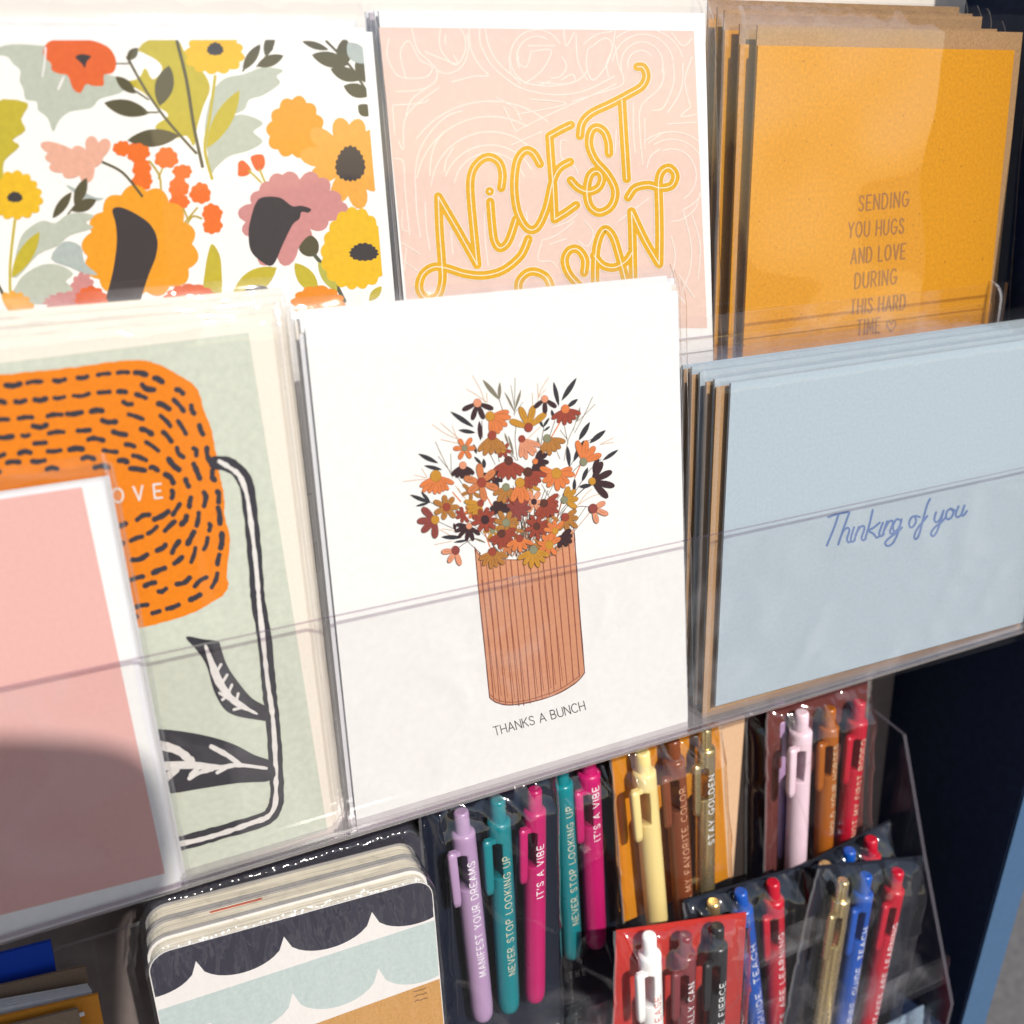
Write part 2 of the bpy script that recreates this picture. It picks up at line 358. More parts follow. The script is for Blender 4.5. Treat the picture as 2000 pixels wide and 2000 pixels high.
# ------------------------------------------------------------------ sleeves
def sleeve(parent, q, mat, gap=1.2, amp=0.25, freq=0.02, n=44, curl=2.5, seed=0, seams=(True, True), name='clear_sleeve', extra=None, depth=1.2, crumple=0.0, crease=0.0):
    """a wavy clear film in front of the four corners q (TL, TR, BR, BL), its top edge rolling back over the card"""
    mb = MB(); q = [Vector(p) for p in q]; rows = []
    for i in range(n + 1):
        t = i / n; row = []
        for j in range(n + 1):
            u = j / n; p = (q[0] * (1 - u) + q[1] * u) * (1 - t) + (q[3] * (1 - u) + q[2] * u) * t
            w = noise.noise(Vector((p.x * freq + seed * 7.3, p.z * freq * 1.3, seed))) + 0.4 * noise.noise(Vector((p.x * freq * 3 + seed, p.z * freq * 2, seed * 3.1)))
            dy = -gap - amp * (w + 0.6) - (extra(p) if extra else 0)
            if crease:
                r_ = 1 - abs(noise.noise(Vector((p.x * .05 + p.z * .02, p.z * .028 - p.x * .012, seed * 1.7)))) * 2.2
                dy -= crease * max(0, r_) ** 6
            if crumple:
                g_ = max(0, 1 - t * (q[0] - q[3]).length / 16)
                dy -= crumple * g_ * (1.3 * noise.noise(Vector((p.x * .10, p.z * .16, seed))) + .42 * noise.noise(Vector((p.x * .30 + p.z * .2, p.z * .18 - p.x * .12, seed + 2))))
            e = min(t * (q[0] - q[3]).length, 6) / 6                       # distance below the top edge
            if e < 1: dy += (1 - e) ** 2 * curl * (1 + 0.5 * noise.noise(Vector((p.x * 0.15, seed, 0))))
            row.append(p + Vector((0, dy, 0)))
        rows.append(row)
    mb.grid(rows, 0, True)
    for k, on in enumerate(seams):
        if not on: continue
        j = 0 if k == 0 else n; out = Vector((-1 if k == 0 else 1, 0, 0)); st = []
        for i in range(n + 1):
            p = rows[i][j]; w = noise.noise(Vector((p.z * 0.09, seed + k * 5, 2))) * 0.25
            st.append([p, p + out * (0.5 + w) + Vector((0, .35, 0)), p + out * (0.8 + w) + Vector((0, depth, 0))])
        mb.grid(st, 1, True)
    return mb.build(name, [mat, seam], parent)
def grow(q, l, r, t, b):
    q = [Vector(p) for p in q]
    return [q[0] + Vector((-l, 0, t)), q[1] + Vector((r, 0, t)), q[2] + Vector((r, 0, -b)), q[3] + Vector((-l, 0, -b))]
def toY(q, Y):                                  # the same rectangle moved straight back to another depth
    return [Vector((p.x, Y, p.z)) for p in q]

# ================================================================== THE SETTING
navy_paint = paper('navy_cabinet_paint', (0.010, 0.018, 0.042, 1), rough=0.6, mottle=0.2, scale=300, bump=0.1, spec=0.12)
navy_edge = paper('navy_edge_banding', srgb(88, 124, 165, 0.50), rough=0.4, mottle=0.06, scale=400, bump=0.05)
cream_board = paper('cream_back_board', (0.62, 0.57, 0.51, 1), rough=0.5, mottle=0.02, scale=60)
asphalt = paper('pavement', (0.115, 0.105, 0.10, 1), rough=0.9, mottle=0.25, scale=90, bump=0.5)
g = MB(); g.face([(-60000, -60000, 0), (60000, -60000, 0), (60000, 60000, 0), (-60000, 60000, 0)])
o = g.build('pavement', asphalt, loc=(0, 0, 0)); o['kind'] = 'structure'
concrete = paper('bounce_concrete', (0.40, 0.355, 0.31, 1), rough=0.9, mottle=0.12, scale=20, bump=0.4)
g = MB(); g.face([(-6000, -9000, 4), (250, -9000, 4), (250, 100, 4), (-6000, 100, 4)])  # pale slab added out of view to bounce warm fill onto the rack
o = g.build('bounce_slab', concrete, loc=(0, -4000, 4)); o['kind'] = 'structure'

FLOOR = 1200 - 405
cab = thing('display_cabinet', 'dark navy display cabinet with cream back board, its lower part toned as shade, and pale blue front edge', 'cabinet', (0, 250, 0))
b = MB(); b.box(-420, 324, 302, 314, 1012, 1420); b.build('back_board', cream_board, cab)
taupe = paper('shade_toned_board', (0.15, 0.122, 0.115, 1), mottle=.08, scale=200)  # shade on the lower cream board, put into a darker taupe colour
b = MB(); b.box(-420, 324, 299, 311, FLOOR, 1010); b.build('shaded_back_board', taupe, cab)
e1 = onX(*px('p7', 960, 830), 324); e2 = onX(*px('p7', 660, 1932), 324)
sl_ = (e2.y - e1.y) / (e2.z - e1.z)
def edgeY(z): return e1.y + (z - e1.z) * sl_
XO = at('p7', 780, 1932, e2.y).x
b = MB(); zt, zb = 1420, FLOOR - 160
zk = 1200 - 150
front_line = [Vector((324, edgeY(zb), zb)), Vector((324, edgeY(zk), zk)), Vector((324, 213, zt))]
prof = front_line + [Vector((324, 314, zt)), Vector((324, 314, zb))]
b.extrude_poly(prof, (XO - 324, 0, 0)); b.build('side_panel', navy_paint, cab)
b = MB()
rows = [[Vector((x, p.y - 0.9, p.z)) for x in (324.6, XO)] for p in front_line]
b.grid(rows, 0, False); b.grid([[p + Vector((0, .7, 0)) for p in r] for r in rows], 0, False)
b.build('front_edge', navy_edge, cab)
b = MB(); b.box(-420, 323.6, 238, 301.6, FLOOR - 14, FLOOR); b.build('shelf_board', navy_paint, cab)
b = MB(); b.box(-380, 300, 230, 300, 0, FLOOR - 16); b.build('base', navy_paint, cab)

# unseen arched board, added only to cast a shadow on the rack's lower left
wood = paper('shadow_board_wood', (0.30, 0.22, 0.15, 1), rough=0.6, mottle=0.12, scale=80)
sg = thing('shadow_board', 'brown arched board on a post, added out of view to shade the pink card', 'shadow caster', (-75, -250, 0))
b = MB(); rim = [onY(x, y, 228) for x, y in ((0, 1438), (70, 1440), (140, 1444), (205, 1452), (255, 1466), (290, 1490), (314, 1530), (330, 1590), (340, 1650))]
BRD = -250
rim = [p + sun_dir * ((p.y - BRD) / -sun_dir.y) for p in rim]           # where the sun's ray past each point crosses the board
outl = [Vector((-270, BRD, 200)), Vector((-270, BRD, rim[0].z - 12)), Vector((-150, BRD, rim[0].z - 4))] + rim + [rim[-1] + Vector(d_) for d_ in ((-7, 0, -10), (-12, 0, -34), (-20, 0, -80))] + [Vector((rim[-1].x - 40, BRD, 800)), Vector((rim[-1].x - 40, BRD, 200))]
b.extrude_poly(outl, (0, -14, 0)); b.build('board', wood, sg)
b = MB(); b.box(-155, -110, -292, -264.5, 0, 1150); b.build('post', wood, sg)

# ================================================================== ACRYLIC CARD TRAYS
def tray(label, Y, zt_, zb_, x0, x1, depth, dividers=()):
    t = thing('acrylic_card_tray', label, 'card tray', (x0, Y, zb_))
    b = MB(); q = [Vector((x0, Y, zt_)), Vector((x1, Y, zt_)), Vector((x1, Y, zb_ + 3)), Vector((x0, Y, zb_ + 3))]
    b.slab(q, 1.3, 0, side=1); b.build('front_panel', [acrylic, acrylic_edge], t)
    b = MB(); rows = []                           # the bend at the foot and the floor
    for k in range(9):
        a = math.pi / 2 * k / 8
        rows.append([Vector((x, Y + 3 - 3 * math.cos(a), zb_ + 3 - 3 * math.sin(a))) for x in (x0, x1)])
    rows.append([Vector((x, Y + depth, zb_)) for x in (x0, x1)])
    b.grid(rows, 0, True)
    rows = [[Vector((x, Y + 1.9 + 1.1 - 1.1 * math.cos(a), zb_ + 1.9 + 1.1 - 1.1 * math.sin(a))) for x in (x0, x1)] for a in [math.pi / 2 * k / 6 for k in range(7)]]
    rows.append([Vector((x, Y + depth, zb_ + 1.9)) for x in (x0, x1)])
    b.grid(rows, 0, True)
    b.build('tray_floor', acrylic_dark_edge, t)
    b = MB(); b.slab([Vector((x0, Y + depth, zt_ + 25)), Vector((x1, Y + depth, zt_ + 25)), Vector((x1, Y + depth, zb_)), Vector((x0, Y + depth, zb_))], 1.6, 0, side=1); b.build('rear_panel', [acrylic, acrylic_edge], t)
    for xd in dividers:
        b = MB(); o_ = [Vector((xd, Y + 1.4, zb_ + 2.2)), Vector((xd, Y + 1.4, zt_ - 7))] + [Vector((xd, Y + 8.4 - 7 * math.cos(a_), zt_ - 7 + 7 * math.sin(a_))) for a_ in [math.pi / 2 * k / 6 for k in range(1, 7)]] + [Vector((xd, Y + depth - .3, zt_)), Vector((xd, Y + depth - .3, zb_ + 2.2))]
        b.extrude_poly(o_, (1.4, 0, 0), 0, side=1); b.build('end_panel', [acrylic, bright_edge], t)
    return t
mid_z = U(0, -146.2 * .7667, 225).z; low_z = U(0, -240.6 * .7667, 225).z
tray('long clear acrylic tray holding the pink, green, white and blue cards', 225, mid_z, low_z, -150, 316, 27)
top_z = onY(*px('3', 800, 1580), 256.5).z
xr = onY(*px('3', 1690, 1470), 256.5).x
tt = tray('long clear acrylic tray holding the floral, pink and mustard cards', 256.5, top_z, top_z - 62, -150, xr, 40, dividers=(xr - 1.4,))

b = MB(); l1 = at('3', 310, 1766, 260.8); l2 = at('3', 1560, 1576, 260.8); lz = (l1.z + l2.z) / 2
lip_edge = clear('lit_acrylic_edge', tint=(.97, .9, .7), rough=.1, gain=1.2, haze=.6, hazecol=(.9, .66, .16))  # mustard haze colours in the sunlit glow along the lip
b.slab([Vector((-150, 260.6, lz)), Vector((xr - 2, 260.6, lz)), Vector((xr - 2, 260.6, top_z - 60)), Vector((-150, 260.6, top_z - 60))], .6, 0, side=1); b.build('inner_lip', [acrylic, lip_edge], tt)

# ================================================================== CARDS
def quadY(crop, pts, Y): return [at(crop, x, y, Y) for x, y in pts]
def card(label, q, th, mat, group=None, env=None, slv=None, print_fn=None, name='greeting_card', edge=None, cat='greeting card'):
    """a folded card: two leaves, its envelope behind, its clear sleeve round both"""
    q = [Vector(p) for p in q]; Y = q[0].y
    t = thing(name, label, cat, ((q[2].x + q[3].x) / 2, Y, min(q[2].z, q[3].z)), group)
    b = MB(); b.slab(q, th * .45); b.slab([p + Vector((0, th * .55, 0)) for p in q], th * .45)
    b.build('folded_card', edge and [mat, edge] or mat, t)
    if env:
        l, r, tp, bt, gap, eth, em = env
        b = MB(); e = [p + Vector((0, th + gap, 0)) for p in grow(q, l, r, tp, bt)]
        b.slab(e, eth); eo = b.build('envelope', em, t)
    if print_fn: print_fn(t)
    if slv: sleeve(t, **slv)
    return t

# ---- mustard cards, top right
YQ = [(378, 238), (1722, 263), (1575, 1800), (298, 1795)]
YY = 264.0
qy = quadY('3', YQ, YY)
for p in (qy[2], qy[3]): p.z = min(qy[2].z, qy[3].z) - 16
def yellow_print(t):
    a = Art('3', YY); ic = (178, 120, 62)
    a.text('SENDING', (905, 1106), (1163, 1080), (4, -78), 8.5, ic, .34)
    a.text('YOU HUGS', (850, 1246), (1138, 1222), (4, -78), 8.5, ic, .34)
    a.text('AND LOVE', (864, 1382), (1146, 1354), (4, -78), 8.5, ic, .34)
    a.text('DURING', (884, 1512), (1100, 1486), (4, -78), 8.5, ic, .34)
    a.text('THIS HARD', (862, 1648), (1146, 1620), (4, -78), 8.5, ic, .34)
    a.text('TIME', (895, 1756), (1012, 1742), (4, -78), 8.5, ic, .34)
    a.stroke([(1075, 1738), (1052, 1708), (1052, 1686), (1066, 1684), (1076, 1700), (1086, 1682), (1098, 1684), (1098, 1706), (1075, 1738)], 7, ic, sm=0)
    a.build('lettering', t)
ekw = dict(l=0.5, r=7.5, t=0, b=0)
kq = quadY('3', [(390, 150), (1762, 183)], YY)
def y_card(label, q, gp, pf=None, sd=1, over=10):
    e = (-0.6, 4.6, max(3.0, kq[0].z - qy[0].z + 1.2), 1, 0.6, 0.5, kraft)
    sq = grow(q, 6.0, 6.5, 11 if pf else 8.5, 2); sq = [p + Vector((0, -0.2, 0)) for p in sq]
    return card(label, q, 0.9, mustard, 'mustard cards stacked in clear sleeves', env=e, print_fn=pf,
                slv=dict(q=sq, mat=film_glare if pf else film, seed=sd, amp=1.0 if pf else .5, gap=.6, n=90, freq=0.016, extra=(lambda p: 6.0 * (min(1.1, (qy[0].z + 11 - p.z) / 105) - .3) ** 2) if pf else None))
y_card('front mustard card lettered in brown, a sending you hugs message', qy, None, yellow_print, 3)
tops = [(285, 232, 4.6), (205, 158, 9.5), (168, 140, 15), (118, 98, 23)]
names = ['mustard card in a clear sleeve directly behind the lettered front one', 'mustard card in the middle of the stack at top right',
         'mustard card second from the back of its stack', 'rearmost mustard card, its kraft envelope standing highest']
for (x, y, dy), lb in zip(tops, names):
    a0 = at('3', x, y, YY + dy); w = qy[1].x - qy[0].x
    q = [a0, a0 + Vector((w - 4, 0, 0)), Vector((a0.x + w - 4, a0.y, qy[2].z)), Vector((a0.x, a0.y, qy[2].z))]
    y_card(lb, q, None, None, int(dy * 10))

# ---- pale pink lettered card, top middle
NY = 268.0
nq = quadY('2', [(106, 55), (1815, 70), (1902, 1690), (262, 1690)], NY)
for p in (nq[2], nq[3]): p.z = top_z - 55
nprint = [(108, 142), (1758, 162), (1828, 1720), (268, 1720)]
def nice_print(t):
    a = Art('2', NY, clipq=nprint)
    a.poly(nprint, rose_ink)
    wl = (255, 240, 226)
    curves = [
     arc(690, 1010, 250, 250, 200, 330), arc(690, 1000, 310, 310, 185, 315), arc(690, 1000, 390, 390, 190, 300), arc(690, 990, 470, 460, 215, 310), arc(690, 990, 190, 190, 190, 340),
     [(300, 980), (298, 900), (320, 790), (380, 690), (460, 610), (545, 580)], [(375, 920), (378, 850), (400, 760), (450, 690)], [(450, 900), (460, 840), (500, 770)],
     [(300, 985), (305, 1100), (325, 1240)], [(350, 1060), (355, 1180), (375, 1310)], [(485, 1210), (495, 1330)], [(660, 1120), (665, 1260), (680, 1390)], [(880, 1110), (885, 1200), (840, 1290)],
     [(210, 740), (235, 780), (240, 640), (290, 560), (420, 460)], [(190, 830), (235, 850), (245, 1000), (268, 1230)], [(190, 700), (180, 560), (200, 550), (330, 540), (370, 520)],
     [(250, 600), (280, 520), (360, 460)], [(200, 480), (320, 470), (400, 430), (410, 370), (370, 320), (310, 260), (280, 150)],
     [(160, 200), (150, 290), (200, 390), (270, 410), (360, 400), (385, 350), (320, 310), (265, 215), (220, 270), (235, 360), (250, 410)],
     [(430, 150), (425, 230), (450, 290), (510, 340), (555, 280), (560, 200), (530, 145)], [(455, 180), (455, 230)], [(500, 290), (515, 335), (420, 300), (350, 270)],
     [(410, 370), (470, 385), (540, 350), (575, 270), (570, 180)],
     [(580, 150), (590, 260), (640, 350), (680, 395), (600, 400), (490, 430)], [(635, 150), (640, 230), (690, 330), (760, 400), (850, 460), (960, 490), (1080, 495), (1200, 470), (1340, 400)],
     [(665, 150), (680, 230), (720, 310), (800, 390), (900, 440), (1030, 450), (1150, 420), (1200, 370)],
     arc(935, 300, 140, 145, 60, 330), arc(935, 300, 105, 110, 150, 300), [(890, 240), (1030, 240)], [(905, 270), (1010, 265), (960, 370), (870, 440)], [(905, 270), (880, 350), (840, 330), (840, 290)],
     [(1010, 410), (1060, 400), (1090, 350), (1070, 300)], [(940, 430), (1040, 440), (1130, 430), (1120, 390), (1060, 420)],
     [(790, 300), (800, 380), (850, 440)], [(1075, 160), (1090, 240), (1130, 170)], [(1140, 180), (1150, 320), (1200, 420)], [(1200, 260), (1290, 200), (1330, 240), (1300, 340), (1230, 420), (1195, 350), (1200, 260)],
     [(1180, 230), (1250, 180), (1330, 165)], [(1345, 160), (1330, 260), (1300, 330), (1310, 400)], [(1345, 240), (1360, 330), (1390, 430), (1320, 470), (1120, 530)],
     arc(1480, 340, 70, 75, 170, 320), arc(1485, 340, 110, 120, 165, 380), arc(1490, 345, 160, 165, 190, 350), arc(1490, 350, 215, 200, 230, 345),
     [(1590, 320), (1600, 400), (1570, 470), (1480, 560), (1475, 700), (1490, 860)], [(1650, 330), (1650, 440), (1600, 560), (1540, 580)], [(1700, 330), (1690, 470), (1620, 590)], [(1440, 540), (1440, 700), (1450, 800)],
     [(1640, 170), (1700, 240), (1750, 200)], [(1750, 300), (1710, 420), (1740, 560)], [(1770, 600), (1690, 610), (1740, 560)], [(1770, 640), (1620, 650)],
     arc(1640, 920, 130, 140, 250, 420), arc(1640, 920, 180, 190, 240, 430), arc(1640, 930, 230, 240, 235, 310), [(1510, 880), (1530, 820), (1580, 780)], [(1520, 750), (1590, 700), (1660, 690)],
     [(1790, 1010), (1760, 1100), (1690, 1150), (1640, 1160)], [(1700, 1100), (1740, 1260), (1740, 1400), (1700, 1520)], [(1750, 1130), (1790, 1280), (1780, 1460)], [(1640, 1240), (1660, 1340), (1640, 1450)],
     [(960, 1260), (1040, 1230), (1130, 1160)], [(1000, 1280), (1090, 1250)], [(965, 1255), (940, 1360), (1010, 1370), (1040, 1400)], [(1150, 1260), (1200, 1290), (1230, 1220), (1180, 1150)], [(1020, 1190), (1100, 1160), (1150, 1120)],
     [(820, 690), (1000, 600), (1200, 510), (1350, 440)], [(800, 760), (960, 690)], [(760, 560), (820, 680)], [(830, 600), (1090, 545), (900, 520)], [(720, 510), (820, 570), (850, 630)],
     [(1090, 740), (1060, 740), (1065, 830), (1130, 870), (1150, 910)], [(1350, 680), (1345, 800)], [(250, 1300), (240, 1420)], [(180, 1240), (320, 1330)], [(200, 1340), (310, 1420)], [(760, 1380), (800, 1395), (840, 1370)],
     [(1360, 1160), (1440, 1100), (1520, 1040)], [(1640, 1500), (1720, 1600)], [(1680, 1440), (1760, 1560)], [(230, 1100), (230, 1200), (270, 1210)], [(1500, 620), (1500, 780)]]
    for c in curves: a.stroke(c, 7.0, wl)
    gold = (240, 182, 26); pale = (255, 243, 214)
    S = [
     [(418, 1030), (424, 1200), (437, 1380), (438, 1480), (410, 1555), (350, 1560), (318, 1510), (335, 1440), (390, 1400), (460, 1405), (560, 1435), (660, 1443), (760, 1415), (850, 1340), (890, 1252)],
     [(418, 1030), (520, 1205), (622, 1388)], [(622, 1388), (608, 1250), (590, 1060), (586, 950), (605, 880), (650, 833), (695, 825), (738, 855), (755, 915), (748, 985)],
     [(690, 1058), (700, 1180), (712, 1262), (742, 1300), (785, 1265), (825, 1150)],
     [(950, 860), (915, 802), (872, 790), (832, 842), (816, 950), (824, 1070), (850, 1150), (892, 1202), (940, 1188), (985, 1090), (1015, 960), (1050, 885), (1108, 848)],
     [(1112, 655), (1060, 680), (1000, 714), (1008, 830), (1020, 980), (1028, 1150), (1085, 1115), (1140, 1075)],
     [(1312, 805), (1308, 745), (1288, 692), (1250, 668), (1218, 690), (1208, 760), (1240, 840), (1305, 915), (1345, 1000), (1325, 1080), (1262, 1115), (1212, 1080), (1196, 1000), (1212, 920), (1250, 897), (1276, 930), (1258, 982), (1205, 1005), (1150, 985), (1112, 945)],
     [(1160, 712), (1172, 645), (1222, 592), (1320, 545), (1420, 492), (1485, 452), (1508, 400), (1492, 355), (1462, 350)], [(1380, 525), (1390, 700), (1405, 938)],
     [(1412, 1035), (1450, 985), (1520, 970), (1580, 985), (1640, 972), (1660, 920), (1630, 880), (1590, 897), (1572, 955), (1575, 1100), (1577, 1250), (1575, 1385)], [(1575, 1385), (1500, 1258), (1430, 1108)], [(1430, 1108), (1435, 1250), (1440, 1500)],
     [(1240, 1560), (1240, 1400), (1248, 1290), (1272, 1220), (1300, 1203), (1335, 1245), (1365, 1340), (1400, 1470), (1415, 1560)], [(1235, 1340), (1280, 1390), (1340, 1402), (1400, 1370), (1432, 1325)],
     [(1182, 1430), (1186, 1360), (1150, 1308), (1105, 1312), (1080, 1365), (1105, 1440), (1180, 1520)], [(840, 1560), (840, 1480), (880, 1432), (930, 1425), (985, 1455), (1010, 1520), (1000, 1580)]]
    sharp = (1, 5, 7)
    for i, s in enumerate(S): a.stroke(s, 55, wl, sm=0 if i in (1, 5) else 5)
    a.ell(687, 1003, 29, 29, wl)
    for i, s in enumerate(S): a.stroke(s, 46, gold, sm=0 if i in (1, 5) else 5)
    a.ell(687, 1003, 23, 23, gold); a.ell(687, 1003, 6, 6, pale)
    for i, s in enumerate(S): a.stroke(s, 5.5, pale, sm=0 if i in (1, 5) else 5)
    a.build('printed_lettering', t)
ng = 'pale pink lettered cards in the top tray'
card('front pale pink card with gold swash lettering beginning nicest', nq, 1.0, white_card, ng, env=(.5, 1.2, .4, 1, 1.2, .6, white_env), print_fn=nice_print,
     slv=dict(q=grow(nq, 2.0, 2.5, 2, 1), mat=film_soft, seed=9, amp=.35, n=50, freq=0.015))
q2 = [p + Vector((-1.0, 5.2, .2)) for p in nq]
card('white edged card hidden behind the gold lettered pale pink one', q2, 1.0, paper('violet_grey_edge', (.42, .36, .40, 1)), ng, env=(.5, 1.5, .6, 1, 1.2, .6, white_env), slv=dict(q=grow(q2, 2.2, 2.5, 4.5, 1), mat=film_crinkle, seed=12, amp=.5))

# ---- floral card, top left
FY = 266.0
fq = quadY('1', [(-200, 155), (1755, 150), (1872, 1420), (-240, 1500)], FY)
for p in (fq[2], fq[3]): p.z = top_z - 55
fq[0].x = fq[3].x = fq[1].x - 150
fpr = [(-400, 190), (1708, 187), (1830, 1600), (-400, 1600)]
def floral_print(t):
    a = Art('1', FY, clipq=fpr)
    sage = (200, 206, 188); sage2 = (188, 198, 192); lime = (207, 188, 48); olive = (92, 85, 56); red = (240, 106, 44); yel = (250, 198, 26)
    amb = (253, 168, 28); lamb = (251, 180, 72); mau = (219, 148, 144); pch = (246, 184, 158); blk = (62, 55, 56); ber = (250, 118, 30)
    a.poly(fpr, paper('warm_white_print', (.74, .71, .665, 1), mottle=.02))
    a.poly([(-20, 230), (60, 208), (200, 215), (330, 230), (420, 330), (545, 360), (592, 410), (560, 442), (470, 468), (430, 510), (330, 528), (280, 568), (250, 622), (225, 558), (180, 520), (172, 480), (122, 470), (110, 420), (92, 380), (95, 332), (60, 300), (35, 268), (-20, 258)], sage, 3)
    a.poly([(205, 235), (245, 190), (400, 185), (500, 215), (540, 262), (548, 310), (530, 345), (490, 355), (488, 402), (440, 405), (405, 398), (380, 438), (345, 420), (320, 358), (280, 348), (245, 332), (240, 300), (210, 270)], red, 4)
    a.poly([(355, 270), (385, 255), (430, 265), (410, 290), (400, 320), (385, 300)], blk, 3)
    a.stroke([(215, 225), (210, 300), (200, 360)], 9, (252, 247, 240)); a.stroke([(300, 365), (275, 420)], 12, (252, 247, 240))
    a.poly([(650, 235), (700, 190), (830, 185), (880, 260), (965, 350), (990, 420), (960, 500), (930, 600), (915, 690), (880, 640), (820, 652), (730, 600), (795, 545), (740, 500), (680, 440), (600, 388), (655, 370), (685, 320), (720, 375), (765, 330), (740, 285), (665, 245)], lime, 3)
    a.poly([(1335, 330), (1305, 360), (1320, 395), (1240, 450), (1175, 470), (1150, 520), (1060, 560), (1010, 640), (980, 720), (965, 600), (1000, 440), (1060, 370), (1150, 350), (1240, 318)], sage, 3)
    a.poly([(1000, 815), (980, 720), (1040, 620), (1110, 545), (1180, 548), (1242, 582), (1195, 622), (1240, 668), (1170, 712), (1100, 730), (1060, 752), (1015, 795)], sage, 3)
    a.leaf((975, 700), (1130, 425), 84, lime); a.stroke([(1015, 360), (988, 560), (966, 700), (1000, 842)], 14, lime)
    a.stroke([(835, 195), (880, 380), (915, 600), (955, 785)], 16, olive); a.stroke([(600, 270), (690, 430), (790, 570), (925, 722)], 13, olive)
    a.leaf((752, 500), (798, 308), 88, olive); a.leaf((705, 535), (490, 485), 78, olive); a.leaf((845, 640), (600, 662), 84, olive); a.leaf((600, 285), (650, 225), 45, olive); a.leaf((545, 360), (640, 442), 50, olive)
    a.stroke([(640, 430), (700, 470)], 9, olive); a.stroke([(690, 530), (745, 530)], 9, olive); a.stroke([(550, 300), (610, 300)], 7, olive)
    a.scal(1012, 245, 142, 112, 13, yel); a.scal(1015, 232, 40, 32, 10, blk)
    a.leaf((1145, 332), (1228, 208), 50, olive); a.leaf((1210, 312), (1338, 262), 54, olive); a.leaf((1250, 262), (1290, 150), 48, olive); a.stroke([(1180, 290), (1145, 335)], 8, olive); a.stroke([(1285, 230), (1212, 315)], 8, olive)
    for p, q, w in (((1645, 305), (1470, 258), 72), ((1705, 375), (1558, 325), 66), ((1745, 450), (1620, 405), 66), ((1750, 545), (1690, 495), 60), ((1625, 310), (1625, 180), 76), ((1720, 390), (1690, 262), 62), ((1550, 235), (1425, 195), 34)): a.leaf(p, q, w, olive)
    a.stroke([(1540, 195), (1650, 310), (1735, 440)], 12, olive); a.leaf((1720, 300), (1640, 200), 80, sage2)
    a.scal(1395, 605, 140, 148, 11, amb)
    for tx, ty in ((1600, 570), (1480, 620), (1430, 730), (1480, 835), (1590, 940), (1700, 970), (1770, 630), (1800, 760), (1690, 575), (1780, 880)):
        a.petal(1652, 770, math.atan2(ty - 770, tx - 1652), math.hypot(tx - 1652, ty - 770) + 15, 118, lamb)
    a.scal(1652, 775, 72, 86, 18, blk, 0.1)
    a.poly([(1122, 800), (1125, 765), (1150, 758), (1185, 800), (1165, 828), (1125, 830)], red, 3); a.poly([(1182, 750), (1195, 732), (1240, 730), (1250, 775), (1230, 805), (1205, 800)], red, 3)
    a.stroke([(1175, 805), (1232, 860)], 9, lime, 0); a.stroke([(1225, 800), (1252, 865)], 9, lime, 0)
    for tx, ty in ((1290, 825), (1360, 812), (1480, 815), (1545, 850), (1605, 925), (1640, 985), (1545, 1055), (1440, 1170), (1340, 1250), (1230, 1245), (1145, 1090), (1125, 1005), (1185, 925), (1235, 870)):
        a.petal(1395, 1010, math.atan2(ty - 1010, tx - 1395), math.hypot(tx - 1395, ty - 1010) + 4, 128, mau)
    a.poly([(1172, 1100), (1180, 1040), (1205, 960), (1240, 930), (1320, 932), (1378, 972), (1420, 970), (1466, 985), (1455, 1003), (1422, 1000), (1412, 1032), (1380, 1060), (1335, 1150), (1287, 1250), (1230, 1232), (1182, 1180)], blk, 4)
    a.poly([(1410, 1165), (1460, 1110), (1500, 1140), (1500, 1190), (1470, 1210), (1430, 1200)], olive, 3); a.stroke([(1485, 1205), (1560, 1300), (1625, 1420)], 18, (90, 95, 75))
    a.leaf((1500, 1385), (1390, 1240), 80, lime); a.leaf((1590, 1375), (1500, 1235), 55, (196, 190, 80)); a.leaf((1095, 1395), (1305, 1262), 110, lime); a.leaf((1740, 1420), (1800, 1350), 40, lime)
    a.scal(1672, 1180, 160, 196, 17, yel, 0.08); a.scal(1716, 1190, 70, 44, 15, blk, .12)
    a.poly([(1000, 1150), (1035, 1200), (1045, 1280), (1040, 1400), (960, 1400), (965, 1290), (980, 1200)], lime, 3)
    a.stroke([(705, 760), (752, 830), (760, 925)], 10, (200, 170, 50)); a.stroke([(765, 795), (748, 840)], 9, (200, 170, 50)); a.stroke([(850, 1075), (930, 980)], 9, (200, 170, 50)); a.stroke([(880, 1060), (910, 1020), (950, 1030)], 9, (200, 170, 50)); a.stroke([(885, 1030), (865, 985)], 9, (200, 170, 50))
    for x, y, rx, ry in ((575, 700, 44, 38), (650, 720, 58, 48), (670, 800, 46, 50), (672, 855, 50, 45), (785, 745, 58, 52), (860, 810, 48, 36), (842, 885, 50, 50), (845, 950, 50, 40), (945, 912, 52, 52), (1000, 1005, 50, 46), (1002, 1060, 48, 46)): a.scal(x, y, rx, ry, 8, ber, .14, x * .1)
    a.scal(660, 1150, 275, 268, 13, amb, 0.11)
    a.poly([(530, 990), (570, 978), (640, 1008), (710, 1060), (742, 1130), (735, 1210), (700, 1300), (665, 1410), (640, 1500), (460, 1500), (500, 1400), (532, 1280), (550, 1150), (546, 1060)], blk, 4)
    for tx, ty in ((195, 680), (215, 740), (235, 790), (300, 825), (395, 855), (430, 645), (508, 660), (345, 700)): a.petal(440, 770, math.atan2(ty - 770, tx - 440), math.hypot(tx - 440, ty - 770) + 4, 82, pch)
    a.ell(440, 750, 50, 40, pch, -.6); a.stroke([(485, 765), (580, 815), (670, 925)], 12, olive)
    a.poly([(310, 872), (370, 895), (450, 930), (490, 935), (440, 950), (380, 930)], sage2, 3)
    a.leaf((248, 1030), (338, 905), 46, olive); a.leaf((352, 970), (408, 838), 54, olive); a.leaf((340, 995), (455, 942), 56, olive); a.stroke([(320, 1010), (365, 955)], 8, olive)
